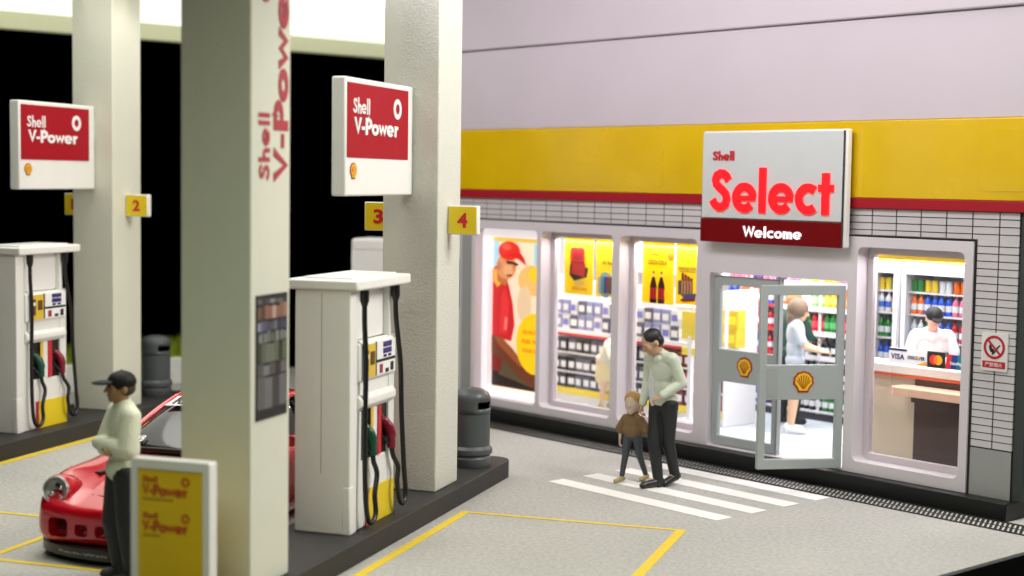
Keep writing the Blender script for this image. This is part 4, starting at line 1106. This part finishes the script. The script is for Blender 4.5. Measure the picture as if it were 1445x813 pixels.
# --- child
J = dict(pel=(0, 0, .93), chest=(0, 0, 1.12), neck=(0, .0, 1.30), sh=[(-.16, 0, 1.21), (.16, 0, 1.21)], el=[(-.27, .02, 1.0), (.30, -.0, 1.02)], wr=[(-.25, -.04, .80), (.40, .0, 1.20)],
         hp=[(-.09, 0, .90), (.09, 0, .90)], kn=[(-.10, -.10, .49), (.13, .06, .50)], an=[(-.13, -.17, .10), (.17, .26, .11)], toe=[(-.17, -.34, .05), (.14, .12, .04)],
         head=(0, -.03, 1.515), pitch=.05, yaw=.05, hs=1.85, hand=[((0, -.1, -1), (.9, 0, 0), 1, .4), ((.1, -.1, 1), (-.5, .8, 0), 1, .5)])
t, h, hm = person(I, -3.98, 16.85, 0, radians(-32)-I.a, 1.04, 'small child figure in brown top and dark leggings walking beside the bowing man', J, mat('pale painted skin', (.60, .47, .36), .55), vox=.010)
ht = J
blob('big_head', [('e', h(0, .0, .0), (.080, .090, .11), hm), ('c', [h(0, -.088, .01), h(0, -.10, -.015)], [.010, .018]), ('e', h(0, -.04, -.07), (.045, .045, .04), hm)], .010, MATS['pale painted skin'], t, 2).name = 'face'
blob('top', torso(J, .03)+[('c', [J['sh'][0], J['el'][0]], (.085, .105)), ('c', [J['sh'][1], J['el'][1]], (.085, .095)), ('e', (0, 0, 1.0), (.21, .15, .17))], .011, mat('brown poncho top', (.20, .12, .05), .7, var=.12, bump=.4, bscale=25), t, 4)
blob('leggings', trousers(J, (.098, .066, .050), .92), .011, mat('slate leggings', (.055, .065, .08), .6, var=.1), t, 3)
shoes(J, mat('tan shoe', (.42, .33, .14), .5), t, 1.0)
blob('hair', [('e', h(0, .022, .036), (.094, .096, .092), hm), ('e', h(0, .040, -.03), (.094, .066, .090), hm)], .010, mat('tan painted hair', (.46, .27, .08), .5, bump=.3, bscale=25), t, 3)

# --- woman at the shelves
J0 = dict(sh=[(-.17, 0, 1.42), (.17, 0, 1.42)], el=[(-.20, -.12, 1.17), (.21, -.10, 1.17)], wr=[(-.10, -.34, 1.10), (.12, -.33, 1.10)],
         hp=[(-.085, 0, .92), (.085, 0, .92)], kn=[(-.09, -.02, .50), (.09, .02, .50)], an=[(-.10, .03, .09), (.12, .05, .09)], toe=[(-.12, -.12, .04), (.14, -.10, .04)],
         head=(0, -.04, 1.62), pitch=.25, hand=[((.2, -.9, 0), (0, 0, -1), 1, .5), ((-.2, -.9, 0), (0, 0, -1), -1, .5)])
J = dict(J0); J['hs'] = 1.25
lightskin = mat('bright painted skin', (.72, .46, .29), .55)
t, h, hm = person(S, -3.53, 1.56, PZ+.012, radians(128), 1.70, 'woman figure in pale blue tee shirt with long light brown hair inside the open door', J, lightskin, .012)
blob('tee_shirt', torso(J, .022)+sleeve(J, 0, False)+sleeve(J, 1, False), .012, mat('pale blue tee', (.50, .57, .65), .6), t, 4)
blob('shorts', [('e', (0, 0, .90), (.165, .125, .14)), ('c', [(-.09, 0, .9), (-.09, 0, .70)], [.10, .098]), ('c', [(.09, 0, .9), (.09, 0, .70)], [.10, .098])], .012, mat('grey shorts', (.30, .34, .40), .6), t, 3)
shoes(J, mat('white trainer', (.72, .72, .72), .5), t)
blob('hair', [('e', h(0, .025, .02), (.098, .115, .115), hm), ('e', h(0, .060, -.07), (.080, .055, .10), hm)], .011, mat('light brown hair', (.19, .13, .088), .5, bump=.4, bscale=30), t, 3)
# --- second customer with black backpack
J = dict(J0); J['pitch'] = .1
t, h, hm = person(S, -4.02, 2.12, PZ+.012, radians(175), 1.76, 'customer figure with ginger hair and a dark green bag behind the woman in pale blue', J, lightskin, .013)
blob('jacket', torso(J, .03)+sleeve(J, 0)+sleeve(J, 1), .013, mat('dark green jacket', (.015, .06, .045), .6), t, 4)
blob('trousers', trousers(J), .013, blk_cl, t, 3); shoes(J, blk_cl, t)
blob('hair', [('e', h(0, .025, .02), (.095, .11, .11), hm)], .012, mat('ginger hair', (.42, .19, .06), .5, bump=.4, bscale=30), t, 3)
# --- customer in cream skirt behind the middle window
J = dict(J0); J.update(pel=(0, .10, .93), chest=(0, -.12, 1.12), neck=(0, -.28, 1.24), sh=[(-.16, -.24, 1.20), (.16, -.24, 1.20)], head=(0, -.38, 1.27), pitch=.9, el=[(-.2, -.4, 1.0), (.2, -.4, 1.0)], wr=[(-.15, -.58, .95), (.15, -.58, .95)], hp=[(-.085, .08, .90), (.085, .08, .90)])
t, h, hm = person(S, -6.36, .98, PZ+.012, radians(80), 1.32, 'bending customer figure in a cream skirt seen through the middle window', J, lightskin, .013)
crm = mat('cream skirt fabric', (.72, .62, .34), .6, var=.05)
blob('skirt', [('e', (0, .09, .93), (.17, .15, .13)), ('c', [(0, .09, .90), (0, .07, .62)], [.16, .19]), ('c', [(0, .07, .62), (0, .05, .42)], [.17, .10])], .013, crm, t, 4)
blob('blouse', torso(J, .025)+sleeve(J, 0)+sleeve(J, 1), .013, mat('cream blouse', (.75, .70, .55), .6), t, 4)
blob('hair', [('e', h(0, .03, .03), (.095, .11, .11), hm)], .012, MATS['light brown hair'], t, 3); shoes(J, MATS['tan shoe'], t)
# --- cashier
J = dict(J0); J.update(pel=(0, .05, .95), chest=(0, -.06, 1.27), neck=(0, -.16, 1.47), sh=[(-.19, -.11, 1.40), (.19, -.11, 1.40)], head=(0, -.24, 1.60), pitch=.55, yaw=.15,
   el=[(-.27, -.16, 1.16), (.27, -.16, 1.16)], wr=[(-.10, -.42, 1.17), (.10, -.45, 1.17)])
t, h, hm = person(S, -1.50, 1.52, PZ+.012, radians(40), 1.80, 'cashier figure in white tee shirt and black visor leaning over the till', J, mat('pink painted skin', (.74, .42, .33), .55), .011)
blob('tee_shirt', torso(J, .026, tw=1.1)+sleeve(J, 0, False)+sleeve(J, 1, False), .011, mat('bright white tee', (.82, .82, .84), .6), t, 4)
blob('trousers', trousers(J), .013, blk_cl, t, 3)
blob('cap', [('e', h(0, .020, .055), (.090, .104, .072), hm), ('e', h(0, -.090, .060), (.055, .055, .012), hm)], .009, capm, t, 2)
shoes(J, blk_cl, t)
tt = thing('card_reader', S, -1.02, 1.02, PZ+.012+1.136, 'small dark card terminal lying on the till counter by the cashier', 'card terminal')
MB().prism([(-.05, 0), (.05, 0), (.05, .03), (-.05, .055)], -.11, .11, 'x').build('case', black, tt, bevel=.01)
MB().box(-.07, .07, -.01, .04, .046, .052).build('screen', indigo, tt)

# ================================================================= CAR
car = thing('sports_car', I, -7.30, 11.42, 0, 'glossy red wide-bodied sports car with a windscreen banner parked between the pumps', 'car')
st = [  # s, zb, wm, zm, wf, zf, wh, zh, zc
 (0.00, .20, .66, .32, .58, .44, .30, .46, .47), (0.05, .15, .79, .33, .68, .52, .40, .49, .49), (0.18, .14, .87, .36, .70, .655, .45, .53, .52),
 (0.34, .14, .91, .38, .72, .735, .46, .57, .56), (0.55, .14, .93, .40, .73, .775, .47, .61, .60), (.78, .14, .925, .40, .73, .765, .47, .66, .65), (1.0, .14, .93, .42, .73, .79, .49, .70, .695),
 (1.3, .15, .91, .44, .72, .81, .55, .77, .77), (1.8, .15, .87, .46, .76, .82, .60, .82, .83), (2.5, .15, .88, .48, .77, .84, .62, .85, .86),
 (3.0, .15, .95, .50, .79, .88, .60, .90, .91), (3.4, .16, .98, .50, .79, .89, .56, .90, .91), (3.8, .18, .95, .50, .74, .83, .50, .84, .84), (4.1, .22, .86, .50, .66, .70, .42, .70, .70), (4.22, .28, .74, .48, .58, .58, .34, .58, .58)]
vs = []; fs = []
for (s_, zb, wm, zm, wf, zf, wh, zh, zc) in st:
    half = [(0, zb), (wm*.6, zb), (wm*.93, zb+.01), (wm, (zb+zm)/2), (wm, zm), (wm*.985, zm+(zf-zm)*.45), ((wm+wf)/2+.03, zm+(zf-zm)*.82), (wf, zf), ((wf+wh)/2, (zf*.6+zh*.4)), (wh, zh), (wh*.5, (zh+zc)/2+.004), (0, zc)]
    ring = half + [(-a, b_) for a, b_ in reversed(half[1:-1])]
    vs += [(a, s_, b_) for a, b_ in ring]
n = len(ring)
for i in range(len(st)-1):
    for k in range(n): k2 = (k+1) % n; fs.append((i*n+k, i*n+k2, (i+1)*n+k2, (i+1)*n+k))
fs.append(tuple(range(n))); fs.append(tuple((len(st)-1)*n+k for k in reversed(range(n))))
body = MB().add(vs, fs).build('bodywork', carred, car, smooth=180)
ss = body.modifiers.new('s', 'SUBSURF'); ss.levels = ss.render_levels = 3
cut = MB()
for yy in (.97, 3.24):
    for q in (-1, 1): cut.tube([(q*.66, yy, .33), (q*1.2, yy, .33)], .355, 40)
# bumper intakes
for q in (-1, 1):
    cut.prism(rrect(q*.56-.10, q*.56+.10, .215, .385, .04), -.2, .19, 'y')
    cut.prism(rrect(q*.32-.065, q*.32+.065, .235, .345, .03), -.2, .14, 'y')
cut.prism(rrect(-.18, .18, .235, .345, .03), -.2, .12, 'y')
co = cut.build('cutter', black); co.parent = car
bo = body.modifiers.new('b', 'BOOLEAN'); bo.operation = 'DIFFERENCE'; bo.object = co; bo.solver = 'EXACT'
bpy.context.view_layer.update()
dg = bpy.context.evaluated_depsgraph_get()
nm_ = bpy.data.meshes.new_from_object(body.evaluated_get(dg)); body.modifiers.clear(); body.data = nm_; nm_.name = 'bodywork'
nm_.materials.clear(); nm_.materials.append(carred); nm_.materials.append(black)
nm_.polygons.foreach_set('material_index', [0]*len(nm_.polygons))
nm_.polygons.foreach_set('use_smooth', [True]*len(nm_.polygons)); nm_.set_sharp_from_angle(angle=radians(38))
bpy.data.objects.remove(co)
# liners
MB().box(-.68, .68, .19, .30, .20, .40).build('radiator', black, car)
for bb in ((-.70, -.5, .60, 1.34), (.5, .70, .60, 1.34), (-.72, -.5, 2.88, 3.6), (.5, .72, 2.88, 3.6)): MB().box(*bb, .2, .69).build('wheel_well', black, car)
# splitter
sp = MB(); out = []
for k in range(25):
    a = pi*k/24; out.append((-cos(a)*.93, .62-sin(a)**.62*.72 if sin(a) > 0 else .62))
sp.prism(out+[(.80, .64), (-.80, .64)], .065, .155, 'z'); sp.build('splitter', mat('black splitter', (.01, .01, .011), .3), car, bevel=.018)
mb = MB().m(mat('silver script', (.45, .45, .43), .4))
v, f = text_mesh('Rauh-Welt Begriff', .0); nn = len(v)
def on_split(u, w):   # along the splitter front curve
    x_ = -.52+u*.9; a = math.acos(max(-1, min(1, -x_/.93))); y_ = .62-sin(a)**.62*.72
    return (x_, y_-.004, .095+w*.028)
mb.add([on_split(*p) for p in v], f); mb.build('lettering', None, car)
# greenhouse
gs = [(1.18, .72, .80, .70, .80), (1.45, .70, .83, .62, .965), (1.75, .69, .84, .56, 1.12), (2.02, .68, .85, .51, 1.215), (2.4, .68, .86, .51, 1.25), (2.8, .69, .88, .49, 1.215), (3.2, .67, .90, .44, 1.10), (3.7, .60, .86, .38, .90)]
vs = []; fs = []
for (s_, wb, zb, wt, zt) in gs:
    half = [(wb, zb-.06), (wb-.02, zb), (wt+.04, zb+(zt-zb)*.72), (wt, zb+(zt-zb)*.93), (wt*.75, zt), (0, zt+.012)]
    ring = half+[(-a, b_) for a, b_ in reversed(half[:-1])]
    vs += [(a, s_, b_) for a, b_ in ring]
n = len(ring)
for i in range(len(gs)-1):
    for k in range(n-1): fs.append((i*n+k, i*n+k+1, (i+1)*n+k+1, (i+1)*n+k))
fs.append(tuple(range(n))); fs.append(tuple((len(gs)-1)*n+k for k in reversed(range(n))))
o = MB().add(vs, fs).build('window_glass', dkglass, car, smooth=180); ss = o.modifiers.new('s', 'SUBSURF'); ss.levels = ss.render_levels = 2
# roof skin and pillars
def gpt(s_, fx):   # point over greenhouse at station s, fraction across top
    for a, b_ in zip(gs, gs[1:]):
        if a[0] <= s_ <= b_[0]:
            q = (s_-a[0])/(b_[0]-a[0]); wt = a[3]+(b_[3]-a[3])*q; zt = a[4]+(b_[4]-a[4])*q; break
    return V((fx*wt, s_, zt+.018*(1-fx*fx)))
vs = []; fs = []; ny, nx = 14, 10
for i in range(ny+1):
    for k in range(nx+1):
        s_ = 2.0+i*.075; vs.append(gpt(s_, -1.04+2.08*k/nx)+V((0, 0, .012-.035*abs(-1+2*k/nx)**4)))
for i in range(ny):
    for k in range(nx): fs.append((i*(nx+1)+k, i*(nx+1)+k+1, (i+1)*(nx+1)+k+1, (i+1)*(nx+1)+k))
o = MB().add(vs, fs).build('roof', carred, car, smooth=60); sm = o.modifiers.new('so', 'SOLIDIFY'); sm.thickness = .03
for q in (-1, 1):
    MB().tube(spline([(q*.72, 1.16, .80), (q*.665, 1.45, .955), (q*.60, 1.75, 1.10), (q*.545, 2.03, 1.20)], 6), .030, 10).build('windscreen_pillar', carred, car, smooth=60)
    MB().tube(spline([(q*.545, 2.02, 1.20), (q*.545, 2.4, 1.235), (q*.52, 2.85, 1.19), (q*.47, 3.3, 1.05)], 6), .026, 10).build('roof_rail', carred, car, smooth=60)
    MB().tube([(q*.67, 2.42, .85), (q*.54, 2.42, 1.22)], .022, 8).build('door_pillar', black, car, smooth=60)
# dashboard glare panel + banner on windscreen
def ws(u, w, e=.0):   # windscreen surface: u -1..1, w 0 bottom..1 top
    s_ = 1.24+w*.74; p = gpt(s_, u*.97); nrm = V((0, -.5, .86)); return p+nrm*(.012+e)
def wpatch(mb, u0, u1, w0, w1, e0, n=10):
    vs = []; fs = []
    for i in range(n+1):
        u = u0+(u1-u0)*i/n; vs += [ws(u, w0, e0), ws(u, w1, e0), ws(u, w0, e0-.004), ws(u, w1, e0-.004)]
    for i in range(n): o_ = i*4; fs += [(o_, o_+4, o_+5, o_+1), (o_+2, o_+3, o_+7, o_+6)]
    mb.add(vs, fs)
mb = MB().m(mat('banner white', (.75, .76, .76), .4)); wpatch(mb, -.98, .98, .72, .985, .006); mb.build('windscreen_banner', None, car)
mb = MB().m(black); v, f = text_mesh('RAUH-WELT', .06)
mb.add([ws(-.88+p[0]*1.76, .755+p[1]*.19, .014) for p in v], f); mb.build('banner_lettering', None, car)
mb = MB().m(whitetext); v, f = text_mesh('RWB', .03); mb.add([ws(-.93+p[0]*.22, .02+p[1]*.10, .012) for p in v], f); mb.build('windscreen_lettering', None, car)
b = MB(); b.tube(spline([(-.66, 1.13, .80), (-.3, 1.09, .835), (.3, 1.09, .835), (.66, 1.13, .80)], 6), .022, 8); b.build('cowl_seal', black, car, smooth=60)
# bonnet shut lines as thin dark grooves following the loft
def btop(x_, s_):
    for a, b_ in zip(st, st[1:]):
        if a[0] <= s_ <= b_[0]:
            q = (s_-a[0])/(b_[0]-a[0]); L = [a[i]+(b_[i]-a[i])*q for i in range(9)]; break
    wf, zf, wh, zh, zc = L[4:]
    x_ = abs(x_)
    if x_ < wh: return zc+(zh-zc)*x_/wh
    return zh+(zf-zh)*(x_-wh)/(wf-wh)
g = MB()
for q in (-1, 1): g.tube([(q*x_, s_, btop(x_, s_)+.0005) for x_, s_ in ((.36, .26), (.43, .34), (.46, .5), (.485, .8), (.53, 1.1))], .006, 6)
g.tube([(x_, .25+.04*(abs(x_)/.36)**3, btop(x_, .27)+.001) for x_ in [-.36+.072*k for k in range(11)]], .006, 6)
g.build('bonnet_gap', mat('gap shade', (.06, .002, .003), .6, var=0), car)
for q in (-1, 1):
    hp_ = V((q*.645, .118, .606)); d = V((-q*.10, -.95, .26)).normalized(); side = d.cross(V((0, 0, 1))).normalized(); R3 = Matrix((side, d.cross(side), d)).transposed()
    hl = bpy.data.objects.new('headlight', None); col.objects.link(hl); hl.parent = car; hl.location = hp_; hl.rotation_euler = R3.to_euler()
    MB().lathe([(.124, -.10), (.124, .018), (.117, .030), (.106, .026), (.104, .0), (.104, -.10)], 40).build('rim', mat('silver headlight rim', (.6, .6, .6), .3, .8, var=0), hl, smooth=40)
    MB().lathe([(.10, -.42), (.150, -.32), (.158, -.20), (.150, -.08), (.136, -.01), (.126, .006), (.118, -.02), (.10, -.1)], 40).build('bucket', carred, hl, smooth=50)
    b = MB().m(mat('smoked reflector', (.40, .42, .41), .3, .1, var=0)); b.lathe([(.001, -.04), (.05, -.03), (.105, .0), (.105, -.1)], 32)
    b.m(chrome); b.sphere((.035, .035, -.012), .026, 14, 8); b.sphere((-.04, -.02, -.012), .026, 14, 8); b.m(black); b.sphere((.0, -.045, -.01), .02, 10, 6); b.build('reflector', None, hl, smooth=50)
    MB().sphere((0, 0, -.005), (.105, .105, .035), 24, 12).build('lens', glass, hl, smooth=180)
    MB().sphere((q*.73, .135, .465), (.07, .05, .022), 18, 10).build('indicator', mat('clear indicator', (.75, .55, .5), .1, coat=1), car, smooth=180)
    for yy in (.97, 3.24):
        wx = q*.82
        w = bpy.data.objects.new('wheel', None); col.objects.link(w); w.parent = car; w.location = (wx, yy, .315); w.rotation_euler = (0, q*pi/2, 0)
        MB().lathe([(.20, -.14), (.29, -.14), (.315, -.10), (.315, .06), (.29, .10), (.225, .10), (.20, .08)], 40).build('tyre', rubber, w, smooth=35)
        b = MB().m(mat('dark bronze rim', (.12, .10, .07), .3, .8, var=0)); b.lathe([(.225, -.1), (.225, .09), (.21, .09), (.20, .04), (.001, .02)], 36)
        for k in range(5):
            a = 2*pi*k/5; b.tube([(.03*cos(a), .03*sin(a), .06), (.2*cos(a), .2*sin(a), .07)], .028, 8)
        b.build('rim', None, w, smooth=40)
    MB().prism(rrect(-.08, .08, -.05, .05, .03), -.05, .05, 'y').build('mirror', carred, car, bevel=.015, loc=(q*.93, 1.55, .93), smooth=40)
    MB().prism(rrect(-.10, .10, -.055, .055, .02), 0, .03, 'y').build('tail_light', red, car, loc=(q*.62, 4.11, .58))
# ducktail spoiler
MB().prism([(3.55, .90), (4.05, .92), (4.10, 1.0), (4.0, .98), (3.6, .93)], -.62, .62, 'x').build('spoiler', carred, car, bevel=.012)

# ================================================================= LIGHT
w = bpy.data.worlds.new('World'); scene.world = w; w.use_nodes = True
w.node_tree.nodes['Background'].inputs[0].default_value = (.0, .0, .0, 1); w.node_tree.nodes['Background'].inputs[1].default_value = 0
def area(name, fr, x, y, z, tgt, power, sx_, sy_, colr=(1, 1, 1)):
    l = bpy.data.lights.new(name, 'AREA'); l.shape = 'RECTANGLE'; l.size = sx_; l.size_y = sy_; l.energy = power; l.color = colr
    o = bpy.data.objects.new(name, l); col.objects.link(o); o.location = fr.w(x, y, z)
    d = fr.w(*tgt)-o.location; o.rotation_euler = d.to_track_quat('-Z', 'Y').to_euler(); return o
# lamps inside the shop
for i, (u, y) in enumerate(((-7.3, 1.0), (-5.2, 1.0), (-3.0, 1.2), (-1.2, 1.0), (-6.4, 2.2), (-4.0, 2.3), (-1.8, 2.0))):
    area('shop_lamp', S, u, y, 3.2, (u, y, 0), 52, 1.4, .5, (1, .94, .96))
for (u, w_) in ((-5.97, 1.2), (-4.49, 1.2), (-.77, 1.2)): area('window_lamp', S, u, .238, 2.60, (u, -.06, .3), 24, w_, .03, (1, .90, .93))
# lamp and added fill lights over the forecourt
area('forecourt_lamp', I, 2.5, 15.5, 8.5, (-5.5, 14.5, 1), 1350, 5, 4, (1, .97, .90))
for (xx, yy, pw, sx_, sy_) in ((-8.7, 14.5, 165, 4.0, 9), (-3.4, 12.5, 22, 2.6, 7)):
    dl = area('lane_fill', I, xx, yy, 5.75, (xx, yy, 0), pw, sx_, sy_, (1, .99, .90)); dl.data.spread = radians(95)  # fill added under the canopy to brighten the lanes, no fitting modelled
area('shop_front_fill', S, -3.0, -6.5, 7.5, (-4.0, 0, 2.2), 620, 9, 2, (1, .93, 1.0))  # added fill for the upper wall, not a fitting of the shop
area('front_fill', I, -4.0, 4.0, 7.5, (-6.5, 13, 1.0), 340, 4, 4, (.93, 1, .76))  # added greenish soft fill from the camera side
scene.view_settings.view_transform = 'Standard'; scene.view_settings.look = 'None'; scene.view_settings.exposure = 0; scene.view_settings.gamma = 1
scene.cycles.use_denoising = True
scene.cycles.max_bounces = 8; scene.cycles.transparent_max_bounces = 16
scene.cycles.sample_clamp_indirect = 6
